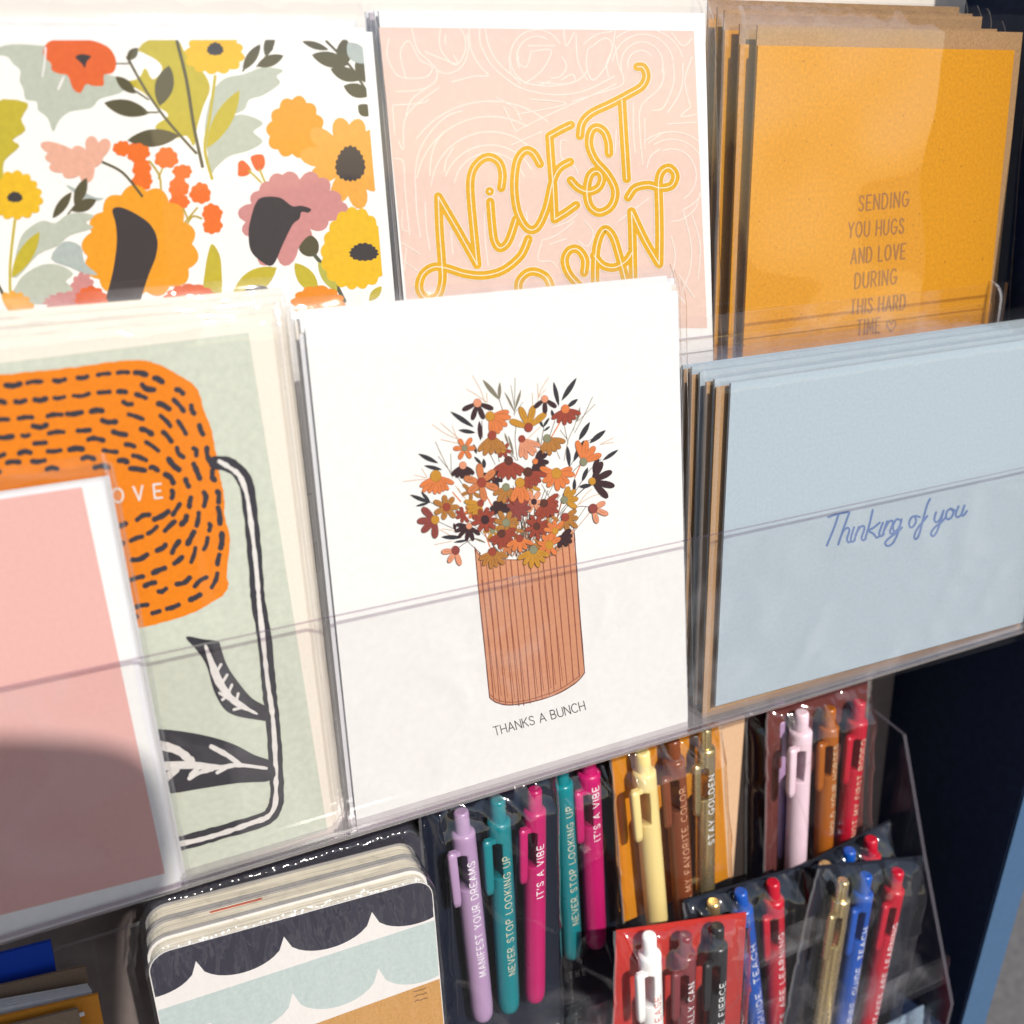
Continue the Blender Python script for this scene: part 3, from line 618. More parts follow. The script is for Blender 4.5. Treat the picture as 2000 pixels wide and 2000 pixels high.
    a.scal(70, 925, 134, 118, 15, yel, .13); a.scal(70, 930, 38, 26, 9, blk)
    a.poly([(-40, 500), (130, 485), (100, 560), (120, 615), (60, 660), (92, 690), (20, 760), (10, 840), (-60, 850)], lime, 3)
    a.poly([(445, 1020), (405, 1050), (440, 1075), (330, 1110), (270, 1160), (180, 1200), (90, 1300), (60, 1290), (90, 1140), (130, 1080), (200, 1040), (260, 1052), (320, 1010), (400, 1005)], sage, 3)
    a.poly([(240, 1220), (300, 1140), (380, 1160), (400, 1240), (460, 1295), (400, 1290), (330, 1260)], sage2, 3)
    a.poly([(60, 1420), (80, 1340), (120, 1290), (200, 1248), (280, 1250), (345, 1290), (310, 1330), (362, 1370), (250, 1430)], sage, 3)
    a.leaf((55, 1310), (187, 1092), 70, lime); a.stroke([(70, 1040), (48, 1250), (50, 1430)], 13, lime); a.stroke([(-10, 1340), (15, 1390), (35, 1440)], 14, olive)
    a.scal(390, 1345, 58, 60, 9, mau, .2); a.scal(330, 1420, 130, 45, 14, mau, .2); a.scal(430, 1405, 80, 55, 10, red, .15); a.scal(900, 1400, 130, 60, 13, red, .12); a.ell(1215, 1385, 66, 40, blk)
    for k in range(5): a.petal(60, 1480, math.radians(-90 + 22 * (k - 1)), 110, 55, lamb)
    a.scal(1500, 1420, 130, 72, 11, (248, 150, 34), .12); a.scal(700, 1450, 60, 30, 9, yel)
    a.build('printed_flowers', t)
fg = 'floral cards in the top tray'
card('front white bordered card printed all over with orange, yellow and mauve flowers', fq, 1.0, white_card, fg, env=(0, .8, .2, 1, 1.5, .6, white_env), print_fn=floral_print,
     slv=dict(q=grow(fq, 1, 1.2, 3, 1), mat=film_soft, seed=21, amp=.4, freq=.015, n=50))
for k, (dy, dz, lb) in enumerate(((4.5, 1.5, 'floral card standing just behind the front floral card'), (9.5, 4.0, 'rearmost floral card with its crinkled sleeve top showing'))):
    q2 = [p + Vector((-.6 * k - .6, dy, dz)) for p in fq]
    card(lb, q2, 1.0, white_card, fg, env=(0, .8, .2, 1, 1.5, .6, white_env), slv=dict(q=grow(q2, 1, 2.2, 6 - k, 1), mat=film_crinkle, seed=31 + k, amp=.8, n=60, curl=4))

# ---- white vase card, middle
WY = 232.0
wq = quadY('P', [(596, 642), (1323, 566), (1343, 1432), (699, 1627)], WY)
wq[1].z = wq[0].z
def vase_print(t):
    a = Art('V', WY)
    body = (228, 158, 118); rib = (160, 88, 64); line = (122, 70, 62)
    a.poly([(825, 42), (845, 75), (900, 92), (1000, 97), (1080, 92), (1150, 65), (1200, 20), (1255, -40), (1268, 100), (1285, 330), (1306, 592), (1275, 630), (1200, 678), (1120, 708), (1030, 728), (965, 733), (915, 720), (890, 700), (868, 480), (845, 260)], body)
    for k in range(15):
        u = (k + .6) / 15.4
        tx = 830 + (1256 - 830) * u; bx = 893 + (1304 - 893) * u
        ty = 60 + 40 * math.sin(math.pi * min(1, u * 1.25)) if u < .75 else 60 + 40 * math.sin(math.pi * .9375) - (u - .75) * 330
        by = 708 + 30 * math.sin(math.pi * min(1, u * 1.5)) * (u < .33) + (30 - 150 * (u - .33) ** 1.3 * 1.6 if u >= .33 else 0)
        j = rng.uniform(-3, 3)
        a.stroke([(tx + j, ty), (tx + (bx - tx) * .5 + rng.uniform(-3, 3), (ty + by) / 2), (bx + j, by)], 4.6, rib, 4, rough=.25)
        if rng.random() < .5: a.stroke([(tx + j + 8, ty + 120), (bx + j + 8, by - 30)], 2.6, rib, 0)
    a.stroke([(825, 42), (845, 260), (868, 480), (890, 702)], 4.5, line, 4, rough=.3); a.stroke([(1258, -60), (1270, 100), (1285, 330), (1307, 592)], 5.5, line, 4, rough=.3)
    a.stroke([(890, 702), (915, 721), (965, 734), (1030, 729), (1120, 709), (1200, 679), (1275, 631), (1307, 592)], 5, line, 4, rough=.2); a.stroke([(895, 690), (920, 710), (970, 722), (1040, 716), (1120, 694), (1200, 664), (1280, 610)], 3.5, rib, 4)
    a.stroke([(825, 42), (845, 75), (900, 92), (1000, 97), (1080, 92)], 4, rib, 4)
    a.build('printed_vase', t)
    a = Art('B', WY, base=0.05, step=0.0003)
    plum = (66, 38, 42); rust = (166, 72, 52); org = (238, 134, 72); must = (212, 150, 48); brn = (192, 128, 58); obr = (220, 132, 80); pea = (240, 160, 122); sg = (146, 146, 116); mv = (152, 72, 64); dk = (54, 52, 58); brown = (98, 52, 40); tan = (226, 178, 134); gr = (140, 132, 112)
    def line(pts, w, c): a.stroke(pts, w, c, 4)
    for p in (((720, 330), (690, 240), (628, 128)), ((735, 330), (650, 270), (580, 230)), ((740, 330), (735, 258)), ((1120, 320), (1145, 240), (1200, 145)), ((1125, 300), (1120, 190)), ((1085, 390), (1080, 262)), ((1130, 290), (1182, 232)),
              ((520, 610), (430, 570), (325, 500)), ((520, 600), (450, 540), (390, 488)), ((510, 600), (475, 510)), ((515, 640), (390, 612)), ((280, 900), (190, 880)), ((270, 910), (100, 930)), ((285, 895), (245, 830)), ((1590, 650), (1690, 600)), ((1590, 650), (1690, 632)),
              ((1420, 1110), (1530, 1040), (1655, 1010)), ((1430, 1100), (1480, 1030), (1530, 985)), ((460, 1335), (380, 1290)), ((470, 1380), (345, 1405)), ((560, 1310), (400, 1285)), ((1040, 610), (1140, 515)), ((560, 1050), (500, 960)), ((600, 1090), (520, 980))): line(list(p), 4.5, tan)
    for p in (((945, 430), (948, 290), (950, 145)), ((945, 400), (900, 320), (873, 258)), ((945, 400), (985, 300), (992, 238)), ((945, 360), (918, 205)), ((940, 420), (1010, 330)), ((1400, 560), (1470, 430), (1535, 290)), ((1390, 540), (1440, 370)), ((1430, 470), (1555, 345)), ((1320, 770), (1350, 620), (1395, 520)), ((1350, 620), (1290, 540)), ((1350, 640), (1320, 500)),
              ((480, 900), (400, 740), (350, 630)), ((470, 880), (465, 720)), ((460, 850), (370, 740)), ((930, 740), (850, 640)), ((930, 720), (900, 590)), ((960, 770), (880, 660)), ((1210, 1050), (1150, 950)), ((1200, 1030), (1240, 950)), ((1290, 760), (1260, 690)), ((1000, 1400), (1040, 1210)), ((1150, 1330), (1220, 1210)), ((1010, 1350), (960, 1210))): line(list(p), 4.5, gr)
    for p in (((1540, 930), (1420, 1030), (1290, 1180)), ((1600, 760), (1500, 860), (1350, 1090)), ((1360, 820), (1480, 640), (1560, 600)), ((960, 490), (950, 620), (970, 770)), ((1170, 500), (1150, 620), (1130, 740)), ((700, 470), (705, 600)), ((520, 900), (580, 990), (620, 1070)), ((760, 720), (800, 800)), ((820, 710), (830, 780)), ((370, 1230), (520, 1300), (640, 1340)), ((620, 1370), (560, 1400), (525, 1430)), ((1505, 1120), (1420, 1120), (1350, 1190), (1270, 1230)), ((640, 1360), (720, 1390)), ((990, 1180), (1000, 1300), (1010, 1420)), ((840, 1450), (880, 1510)), ((955, 1450), (960, 1500)), ((590, 1380), (690, 1470)), ((510, 1180), (640, 1240)), ((860, 400), (830, 310)), ((1240, 1190), (1250, 1150)), ((1160, 740), (1250, 470)), ((1030, 1470), (1020, 1360)), ((900, 1420), (930, 1500)), ((1270, 1200), (1330, 1110), (1470, 980)), ((1380, 860), (1460, 780)), ((300, 1080), (400, 1130))): line(list(p), 4.5, (88, 80, 74))
    for p in (((1290, 480), (1220, 600)), ((1440, 810), (1400, 900)), ((480, 1010), (540, 1080)), ((720, 1010), (780, 1120)), ((1300, 1090), (1270, 1190)), ((720, 1310), (760, 1420)), ((800, 830), (760, 850)), ((1100, 1100), (1095, 1200))): line(list(p), 9, org)
    for p, q, w, c in (((1280, 360), (1240, 175), 34, dk), ((1300, 320), (1415, 145), 40, dk), ((1340, 370), (1425, 305), 34, dk), ((830, 310), (705, 160), 36, gr), ((830, 320), (835, 178), 26, gr), ((640, 520), (460, 400), 38, dk), ((650, 560), (522, 540), 32, dk), ((370, 790), (218, 718), 36, dk), ((400, 840), (262, 808), 30, dk), ((310, 1090), (155, 1028), 32, dk), ((310, 1085), (240, 1005), 26, dk), ((300, 1090), (200, 1115), 22, dk), ((1430, 620), (1515, 478), 40, dk), ((1510, 640), (1635, 540), 40, dk), ((1390, 780), (1470, 615), 40, dk), ((1360, 820), (1345, 660), 34, dk), ((1610, 770), (1730, 688), 30, dk), ((1455, 930), (1500, 820), 32, dk), ((1395, 1010), (1400, 905), 28, dk), ((1430, 970), (1530, 955), 34, dk), ((1540, 870), (1580, 740), 46, plum),
                       ((690, 620), (680, 470), 36, plum), ((660, 720), (635, 645), 26, dk), ((720, 830), (712, 755), 30, dk), ((700, 800), (640, 740), 24, dk), ((1160, 520), (1210, 445), 22, dk), ((1160, 520), (1130, 455), 22, dk), ((1165, 550), (1215, 510), 18, dk), ((1240, 450), (1225, 385), 24, dk), ((550, 1350), (390, 1348), 34, dk), ((600, 1370), (485, 1388), 20, dk), ((830, 980), (785, 880), 34, dk), ((730, 1390), (640, 1355), 16, gr), ((1130, 680), (1120, 590), 24, gr), ((945, 400), (878, 262), 16, gr), ((950, 380), (990, 245), 16, gr), ((1415, 480), (1440, 375), 22, gr), ((900, 650), (870, 560), 16, gr), ((940, 730), (900, 580), 18, gr), ((500, 1300), (488, 1240), 24, plum)): a.leaf(p, q, w, c)
    for k in range(70):                              # fine stems fanning up out of the vase
        x0 = rng.uniform(840, 1260); an = math.radians(-90 + (x0 - 1010) * .12 + rng.uniform(-34, 34)); l0 = rng.uniform(120, 560)
        x1, y1 = x0 + math.cos(an) * l0, 1480 + math.sin(an) * l0
        line([(x0, 1490), ((x0 + x1) / 2 + rng.uniform(-16, 16), (1490 + y1) / 2), (x1, y1)], rng.uniform(3, 5), rng.choice([(88, 80, 74), gr, (190, 120, 80), (88, 80, 74)]))
    def fan(cx, cy, col, cc, cr, L, a0, a1, n, w=46):
        d = tuple(max(0, int(c * .72)) for c in col)
        for k in range(n):
            an = math.radians(a0 + (a1 - a0) * (k / max(1, n - 1)) + rng.uniform(-5, 5)); l2 = L * rng.uniform(.86, 1.06)
            a.petal(cx, cy, an, l2 + 3.5, w + 7, d); a.petal(cx, cy, an, l2, w, col)
            if rng.random() < .7: a.stroke([(cx + math.cos(an) * l2 * .45, cy + math.sin(an) * l2 * .45), (cx + math.cos(an) * l2 * .8, cy + math.sin(an) * l2 * .8)], 3, d, 0)
        if cc: a.ell(cx, cy, cr + 2.5, cr * 1.08 + 2.5, tuple(int(c * .7) for c in cc)); a.ell(cx, cy, cr, cr * 1.08, cc)
    for cx, cy, c_ in ((640, 1150, org), (930, 1050, rust), (1210, 1180, brn), (1060, 960, must), (620, 1000, brn), (930, 1290, brn), (780, 1300, must), (1150, 1400, brn), (780, 900, plum), (860, 690, rust), (560, 1180, rust), (890, 1410, obr)):
        fan(cx, cy, c_, rng.choice([rust, must, brown, sg]), rng.uniform(14, 19), rng.uniform(62, 84), rng.uniform(-60, 60), rng.uniform(200, 320), rng.randint(5, 7), 32)
    for f in ((665, 335, plum, pea, 29, 140, 25, 150, 4), (760, 435, org, must, 33, 150, -14, 85, 6, 56), (1050, 520, must, rust, 31, 168, -155, -40, 4, 62), (1172, 305, plum, pea, 25, 112, 38, 140, 3, 42), (1328, 380, rust, org, 30, 122, 20, 140, 6), (775, 580, brn, rust, 31, 155, 48, 130, 5, 54), (568, 675, org, sg, 21, 92, 0, 300, 6, 44),
              (1000, 605, pea, rust, 24, 152, 22, 95, 5), (1190, 602, brn, sg, 28, 135, 15, 105, 5, 52), (1465, 780, org, sg, 27, 160, -105, -28, 4, 60), (880, 970, brn, sg, 27, 125, 40, 150, 5), (555, 805, plum, pea, 26, 105, 40, 140, 5), (350, 885, org, must, 40, 150, 25, 150, 8), (900, 770, rust, brown, 31, 150, 35, 145, 7), (695, 935, obr, rust, 34, 142, -100, 200, 6, 66), (1100, 775, plum, org, 19, 100, -60, 100, 6, 44), (1260, 865, org, must, 37, 138, -20, 200, 9, 54), (1045, 855, rust, brown, 32, 135, 15, 95, 5, 50),
              (1530, 925, plum, must, 25, 165, -62, 48, 4, 60), (1320, 1065, must, sg, 25, 115, -75, 35, 4, 50), (1090, 1080, pea, plum, 20, 95, 0, 300, 6, 46), (1165, 1090, rust, brown, 28, 125, -30, 120, 8), (970, 1130, mv, None, 0, 98, 0, 320, 9, 44), (985, 935, org, must, 34, 165, 62, 118, 3, 60), (430, 1120, brn, rust, 28, 105, 0, 308, 7, 50), (345, 1215, mv, must, 30, 145, 95, 222, 4, 64), (688, 1090, must, rust, 24, 120, 92, 188, 5, 44), (835, 1150, plum, None, 0, 80, 170, 350, 6, 46),
              (720, 1215, rust, plum, 30, 98, 0, 320, 9, 44), (880, 1238, brn, sg, 28, 100, -20, 290, 7, 46), (600, 1262, plum, pea, 21, 112, 40, 190, 6, 34), (1110, 1265, rust, brown, 25, 98, 0, 330, 9, 40), (845, 1320, rust, brown, 28, 112, -20, 150, 8, 42), (1325, 1195, brn, rust, 28, 112, -28, 110, 5, 46), (1250, 1300, org, must, 23, 92, 100, 310, 6, 40), (1300, 1330, plum, None, 0, 90, -30, 130, 6, 44), (980, 1355, org, rust, 25, 108, 25, 150, 5, 40), (1205, 1405, org, must, 30, 95, 60, 330, 7, 44),
              (1535, 1130, pea, mv, 32, 115, -30, 75, 3, 50), (498, 1445, pea, mv, 30, 118, 75, 168, 3, 50), (775, 1455, brn, rust, 28, 125, 20, 150, 6, 46), (1085, 1440, must, sg, 29, 132, 20, 150, 6, 46)): fan(*f)
    a.build('printed_bouquet', t)
    a = Art('V', WY)
    a.text('THANKS A BUNCH', (914, 869), (1311, 754), (-9, -37), 4.2, (84, 74, 78), .2)
    a.build('lettering', t)
wg = 'white vase cards in the middle tray'
card('front white card with a bouquet in a ribbed terracotta vase and thanks lettering', wq, 0.9, white_card, wg, env=(1.3, 1.2, -1.5, .3, .5, .5, white_env), print_fn=vase_print,
     slv=dict(q=grow(wq, 1.9, 1.7, 2.5, 0.3), mat=film_soft, seed=41, amp=.25, freq=.012, n=50))
for k, (dx, dy, dz, lb) in enumerate(((-.6, 2.4, 5.6, 'white card standing directly behind the front vase card'), (-.2, 5.2, 9.2, 'rearmost white card behind the front vase card, its pale envelope tip showing'))):
    dz = at('P', *((583, 622), (590, 606))[k], WY + dy).z - wq[0].z
    q2 = [p + Vector((dx, dy, dz)) for p in wq]
    for p in (q2[2], q2[3]): p.z -= dz
    card(lb, q2, 0.9, white_card, wg, env=(1.0, 2.6 + k, -1.0, .3, .5, .5, cream_card if k == 0 else white_env), slv=dict(q=grow(q2, 1.6, 1.5, 3.0, 0.3), mat=film_crinkle, seed=43 + k, amp=.4, n=50))

# ---- powder blue landscape cards, right
BY = 231.0
bq = quadY('6', [(325, 415), (1565, 252), (1572, 1440), (258, 1800)], BY)
bq[1].x = bq[2].x = at('6', 1577, 1440, BY).x; bq[1].z = bq[0].z
def blue_print(t):
    a = Art('6', BY); c = (112, 138, 188); w = 9.5
    S = [[(742, 988), (770, 978), (826, 966)], [(786, 976), (764, 1040), (735, 1110)],
         [(832, 968), (806, 1040), (784, 1106)], [(790, 1085), (806, 1048), (824, 1034), (832, 1046), (822, 1080), (828, 1096), (838, 1092)],
         [(852, 1032), (838, 1080), (844, 1094), (856, 1086)], [(872, 1030), (852, 1090)], [(858, 1066), (876, 1034), (892, 1026), (896, 1040), (884, 1076), (892, 1088), (902, 1080)],
         [(932, 958), (918, 1020), (900, 1080)], [(962, 1012), (935, 1034), (914, 1046), (936, 1060), (948, 1076), (960, 1070)], [(976, 1012), (960, 1056), (968, 1070), (980, 1060)],
         [(994, 1006), (974, 1066)], [(980, 1046), (1000, 1010), (1016, 1004), (1018, 1018), (1006, 1050), (1014, 1060), (1022, 1054)],
         [(1052, 1002), (1034, 998), (1020, 1024), (1022, 1046), (1036, 1044), (1050, 1020), (1056, 998), (1040, 1056), (1018, 1100), (996, 1112), (985, 1100), (1000, 1080), (1040, 1050), (1058, 1032)],
         [(1114, 984), (1098, 990), (1088, 1014), (1094, 1032), (1108, 1026), (1118, 1004), (1114, 984), (1134, 988)],
         [(1178, 910), (1166, 935), (1150, 990), (1132, 1060), (1118, 1082), (1110, 1072), (1122, 1040), (1150, 1004), (1166, 984)],
         [(1204, 968), (1196, 996), (1204, 1010), (1220, 998), (1236, 960)], [(1236, 960), (1222, 1010), (1204, 1056), (1190, 1070), (1182, 1058), (1196, 1034), (1226, 1010), (1244, 990)],
         [(1268, 952), (1252, 962), (1246, 984), (1254, 998), (1270, 988), (1278, 966), (1268, 952), (1288, 962)],
         [(1300, 942), (1288, 976), (1296, 988), (1312, 976), (1326, 938)], [(1326, 938), (1314, 972), (1320, 982), (1336, 962)]]
    for s in S: a.stroke(s, w, c, 4)
    a.build('lettering', t)
bgp = 'powder blue cards in the middle tray'
card('front powder blue landscape card with thinking of you in blue script', bq, 0.9, powder_blue, bgp, env=(3.4, 2, -1.2, 5.0, 1.6, .7, kraft), print_fn=blue_print,
     slv=dict(q=grow(bq, 4.4, 3.0, 3.0, 7), mat=film_soft, seed=51, amp=.35, freq=.01, n=56), edge=None)
fr = [(255, 412), (192, 382), (158, 358), (118, 352)]
lbs = ['powder blue card directly behind the lettered one, edge of its kraft envelope showing', 'powder blue card in the middle of its stack', 'powder blue card second from the back of its stack', 'rearmost powder blue card, nearest the rear panel']
for k, ((x, y), lb) in enumerate(zip(fr, lbs)):
    a0 = at('6', x, y, BY + 4.6 * (k + 1))
    q2 = [Vector((a0.x, a0.y, a0.z + 1.0)), Vector((bq[1].x - 1.5 + 1.0 * k, a0.y, a0.z + 1.0)), Vector((bq[1].x - 1.5 + k, a0.y, bq[3].z)), Vector((a0.x, a0.y, bq[3].z))]
    card(lb, q2, 0.9, powder_blue, bgp, env=(1.6, 2, -1.0, 2.0, 1.0, .7, kraft), slv=dict(q=grow(q2, 3.5, 2.5 + k * .7, 4.5, 2), mat=film_crinkle if k > 1 else film, seed=55 + k, amp=.5, n=50))

# ---- sage card with the orange flower
GY = 232.3
k_ = GY / 230
gTR = at('P', 522, 627, GY); gBR = at('P', 656, 1626, GY)
xR = (gTR.x + gBR.x) / 2
gq = [Vector((xR - 108, GY, gTR.z)), Vector((xR, GY, gTR.z)), Vector((xR, GY, gBR.z)), Vector((xR - 108, GY, gBR.z))]
gpr = [(-330, 440), (1303, 240), (1716, 2850), (-60, 3450)]
def sage_print(t):
    a = Art('4', GY, clipq=gpr)
    a.poly(gpr, sage_ink)
    og = (255, 142, 12); bk = (60, 58, 66); wt = (250, 244, 238)
    blob = [(-260, 470), (0, 461), (200, 441), (400, 421), (600, 392), (730, 385), (820, 402), (950, 472), (1032, 532), (1062, 622), (1110, 762), (1140, 930), (1160, 1030), (1176, 1110), (1176, 1200), (1206, 1330), (1190, 1500), (1196, 1570), (1150, 1632), (1000, 1712), (850, 1762), (740, 1786), (500, 1820), (0, 1870), (-260, 1880)]
    sb = smooth(blob, False, 6)
    a.poly([(x + rng.uniform(-3, 3), y + rng.uniform(-3, 3)) for x, y in sb], og)
    def resample(pl, n):
        L = [0]
        for i in range(1, len(pl)): L.append(L[-1] + math.hypot(pl[i][0] - pl[i - 1][0], pl[i][1] - pl[i - 1][1]))
        out = []; j = 0
        for k in range(n + 1):
            t = L[-1] * k / n
            while j < len(pl) - 2 and L[j + 1] < t: j += 1
            f = (t - L[j]) / (L[j + 1] - L[j] + 1e-9); out.append((pl[j][0] + (pl[j + 1][0] - pl[j][0]) * f, pl[j][1] + (pl[j + 1][1] - pl[j][1]) * f))
        return out
    NS = 400
    outer = resample(smooth(blob, False, 6), NS)
    core = resample(smooth([(-260, 1000), (200, 975), (560, 960), (740, 965), (850, 1000), (895, 1080), (860, 1150), (760, 1190), (600, 1240), (200, 1330), (-260, 1400)], False, 6), NS)
    # keep the two curves' corners together: left run, turn, return run
    def warp_t(t): return t
    done = []
    for row in range(11):
        f = .11 + row * .086
        line = [(o[0] + (c[0] - o[0]) * f, o[1] + (c[1] - o[1]) * f) for o, c in zip(outer, core)]
        line = resample(line, 600); tot = sum(math.hypot(line[i + 1][0] - line[i][0], line[i + 1][1] - line[i][1]) for i in range(600)); st_ = tot / 600
        k = rng.randint(0, 12)
        while k < 585:
            ln = max(5, int(rng.uniform(38, 84) / st_)); e_ = min(600, k + ln); m_ = (k + e_) // 2
            if all(math.hypot(line[m_][0] - x, line[m_][1] - y) > 58 for x, y in done):
                jx, jy = rng.uniform(-8, 8), rng.uniform(-10, 10)
                a.stroke([line[k], (line[m_][0] + jx, line[m_][1] + jy), line[e_]], rng.uniform(23, 31), bk, 3, rough=.16)
                for q in (k, m_, e_): done.append(line[q])
                k = e_ + int(rng.uniform(34, 90) / st_)
            else: k += max(2, int(12 / st_))
    a.text('LOVE', (500, 1142), (850, 1104), (-8, -72), 10, wt, .75)
    c5 = lambda x, y: (x, y + 1583)
    st = [(1130, 922), (1190, 928), (1250, 968), (1292, 1040), (1308, 1150), (1325, 1300), (1342, 1500), c5(1352, 60), c5(1385, 250), c5(1404, 450), c5(1418, 600), c5(1434, 750), c5(1446, 930), c5(1452, 1060), c5(1444, 1130), c5(1410, 1190), c5(1330, 1225), c5(1200, 1262), c5(1050, 1305), c5(900, 1345), c5(600, 1420)]
    a.stroke(st, 74, bk, 5, rough=.07)
    a.stroke([(1150, 915), (1200, 945), (1255, 990), (1290, 1080), (1310, 1200), (1335, 1400), (1350, 1560), c5(1358, 80), c5(1380, 280), c5(1400, 470), c5(1425, 640), c5(1436, 760), c5(1444, 930), c5(1446, 1060), c5(1438, 1140), c5(1400, 1195), c5(1320, 1225), c5(1200, 1268), c5(1050, 1312), c5(900, 1345), c5(600, 1420)], 23, wt, 5, rough=.32)
    a.poly([c5(*p) for p in [(978, 262), (990, 248), (1060, 262), (1142, 274), (1158, 310), (1190, 400), (1250, 490), (1320, 572), (1400, 622), (1420, 688), (1330, 682), (1230, 662), (1170, 622), (1120, 530), (1082, 400), (1032, 322)]], bk, 4)
    a.stroke([c5(*p) for p in [(1074, 290), (1110, 390), (1150, 490), (1225, 585), (1350, 656)]], 26, wt, 5, taper=lambda t: .25 + 1.3 * math.sin(math.pi * min(1, t * 1.02)) ** .7, rough=.2)
    for p in (((1132, 440), (1158, 395)), ((1165, 490), (1190, 450)), ((1150, 480), (1112, 440)), ((1195, 550), (1215, 502)), ((1205, 580), (1150, 545)), ((1160, 500), (1130, 482)), ((1235, 600), (1248, 548)), ((1270, 620), (1225, 632)), ((1190, 560), (1165, 580))): a.stroke([c5(*p[0]), c5(*p[1])], 14, wt, 0)
    a.poly([c5(*p) for p in [(700, 725), (830, 733), (950, 745), (1100, 773), (1230, 815), (1330, 868), (1425, 908), (1430, 1000), (1250, 1016), (1050, 1046), (890, 1072), (700, 1080)]], bk, 3)
    a.stroke([c5(*p) for p in [(760, 935), (900, 925), (1000, 922), (1150, 934), (1250, 922), (1402, 940)]], 34, wt, 5, taper=lambda t: 1.5 - 1.1 * t, rough=.2)
    for p, w_ in ((((1250, 915), (1190, 870), (1108, 826)), 26), (((1000, 900), (930, 845), (830, 815)), 44), (((1110, 945), (1045, 962), (992, 992)), 22), (((1180, 940), (1138, 962)), 18), (((920, 945), (870, 990)), 42), (((1040, 935), (1000, 975)), 24)): a.stroke([c5(*q) for q in p], w_, wt, 4, rough=.15)
    a.build('printed_flower', t)
ggp = 'sage and cream cards in the middle tray'
card('front cream card with a big orange dashed flower on sage green', gq, 0.5, cream_card, ggp, env=(.4, .3, -1, .2, .15, .3, cream_card), print_fn=sage_print,
     slv=dict(q=grow(gq, .6, 1.2, 3, .3), mat=film_soft, seed=61, amp=.3, n=50, depth=.3))
for k, lb in enumerate(('cream card directly behind the front orange flower card', 'cream card in the middle of the orange flower stack', 'cream card second from the back of the orange flower stack', 'rearmost cream card of the orange flower stack')):
    q2 = [p + Vector((1.15 * (k + 1) + rng.uniform(-.3, .3), 1.35 * (k + 1), (1.6 * (k + 1) + rng.uniform(-.4, .4)))) for p in gq]
    for p in (q2[2], q2[3]): p.z = gq[2].z
    card(lb, q2, 0.5, cream_card, ggp, env=(.4, .5, -1, .2, .15, .3, cream_card), slv=dict(q=grow(q2, .6, 1.0, 2.6, .3), mat=film, seed=63 + k, amp=.12, n=40, depth=.3, gap=.2))

# ---- pink bordered card, lower left front
PY = 227.9
pTR = at('P', 184, 948, PY); pBR = at('P', 352, 1734, PY)
pq = [Vector((pTR.x - 108, PY, pTR.z)), pTR, Vector((pTR.x + (pBR.x - pTR.x), PY, pBR.z)), Vector((pTR.x - 108, PY, pBR.z))]
pq[2].x = pq[1].x = (pTR.x + pBR.x) / 2
ppr = [(-700, 1079), (160, 951), (322, 1706), (-600, 1940)]
def pink_print(t):
    a = Art('P', PY); a.poly(ppr, blush_ink); a.build('pink_panel', t)
pg_ = 'pink cards in the middle tray'
card('front plain pink card with a white border, cut off by the left of the view', pq, 0.5, white_card, pg_, env=(.4, 1.1, .3, .4, .15, .3, white_env), print_fn=pink_print,
     slv=dict(q=grow(pq, .6, 1.9, 7.0, .3), mat=film_thin, seed=71, amp=.25, n=50))
for k, lb in enumerate(('white edged card directly behind the plain pink card', 'rearmost white edged card behind the plain pink card')):
    q2 = [p + Vector((0.9 + 1.0 * k, 1.35 * (k + 1), .4 * k)) for p in pq]
    card(lb, q2, 0.5, white_card, pg_, env=(.4, .8, .4, .2, .15, .3, white_env), slv=dict(q=grow(q2, .6, 1.4, 4.0, .3), mat=film_thin, seed=73 + k, amp=.1, gap=.25, n=40))

# ================================================================== LOWER SHELF
# ---- clear stand that holds the pens and notebooks
SX = 282.0
st = thing('acrylic_pen_stand', 'clear stepped acrylic stand holding pen packs and notebooks below the cards', 'display stand', (0, 255, FLOOR))
pts = [onX(*px('p7', x, y), SX) for x, y in ((240, 445), (395, 570), (490, 1140), (620, 1840))]
bot = FLOOR + .5
prof = [Vector((SX, 272, pts[0].z + 2)), pts[0], pts[1], pts[2], pts[3], Vector((SX, pts[3].y + 4, bot)), Vector((SX, 272, bot))]
b = MB(); b.extrude_poly(prof, (1.8, 0, 0), 0, side=1); b.build('side_panel', [acrylic, acrylic_edge], st)
b = MB()
for y0, y1, z in ((238, 270, 1200 - 306), (216, 238, 1200 - 330)):
    b.box(-60, SX - .2, y0, y1, z - 1.8, z); b.box(-60, SX - .2, y0 - 1.9, y0 - .1, z - 1.8, z + 12)
b.build('steps', [acrylic], st)
b = MB(); zr = at('N', 450, 515, 271).z
b.slab([Vector((-160, 271, zr)), Vector((SX - .2, 271, zr)), Vector((SX - .2, 271, bot)), Vector((-160, 271, bot))], 1.8, 0, side=1); b.build('rear_panel', [acrylic, acrylic_dark_edge], st)

# ---- pens
class PenArt(Art):
    def __init__(s, top, ax, sd, r): s.mb = MB(); s.mats = []; s.k = 0; s.clipq = None; s.top = top; s.ax = ax; s.sd = sd; s.r = r; s.STEP = .001
    def stroke(s, pts, w, col, sm=0, taper=None, rough=0.0):
        out = [pts[0]]
        for p, q in zip(pts[:-1], pts[1:]):
            n = max(1, int(math.ceil(math.hypot(q[0] - p[0], q[1] - p[1]) / .45)))
            out += [(p[0] + (q[0] - p[0]) * k / n, p[1] + (q[1] - p[1]) * k / n) for k in range(1, n + 1)]
        Art.stroke(s, out, w, col, sm, taper, rough)
    def pt(s, p, extra=0.0):
        x = max(-.95 * s.r, min(.95 * s.r, p[1]))
        return s.top - s.ax * p[0] + s.sd * x + Vector((0, -math.sqrt(s.r ** 2 - x ** 2) - .08 - s.k * .001 - extra, 0))
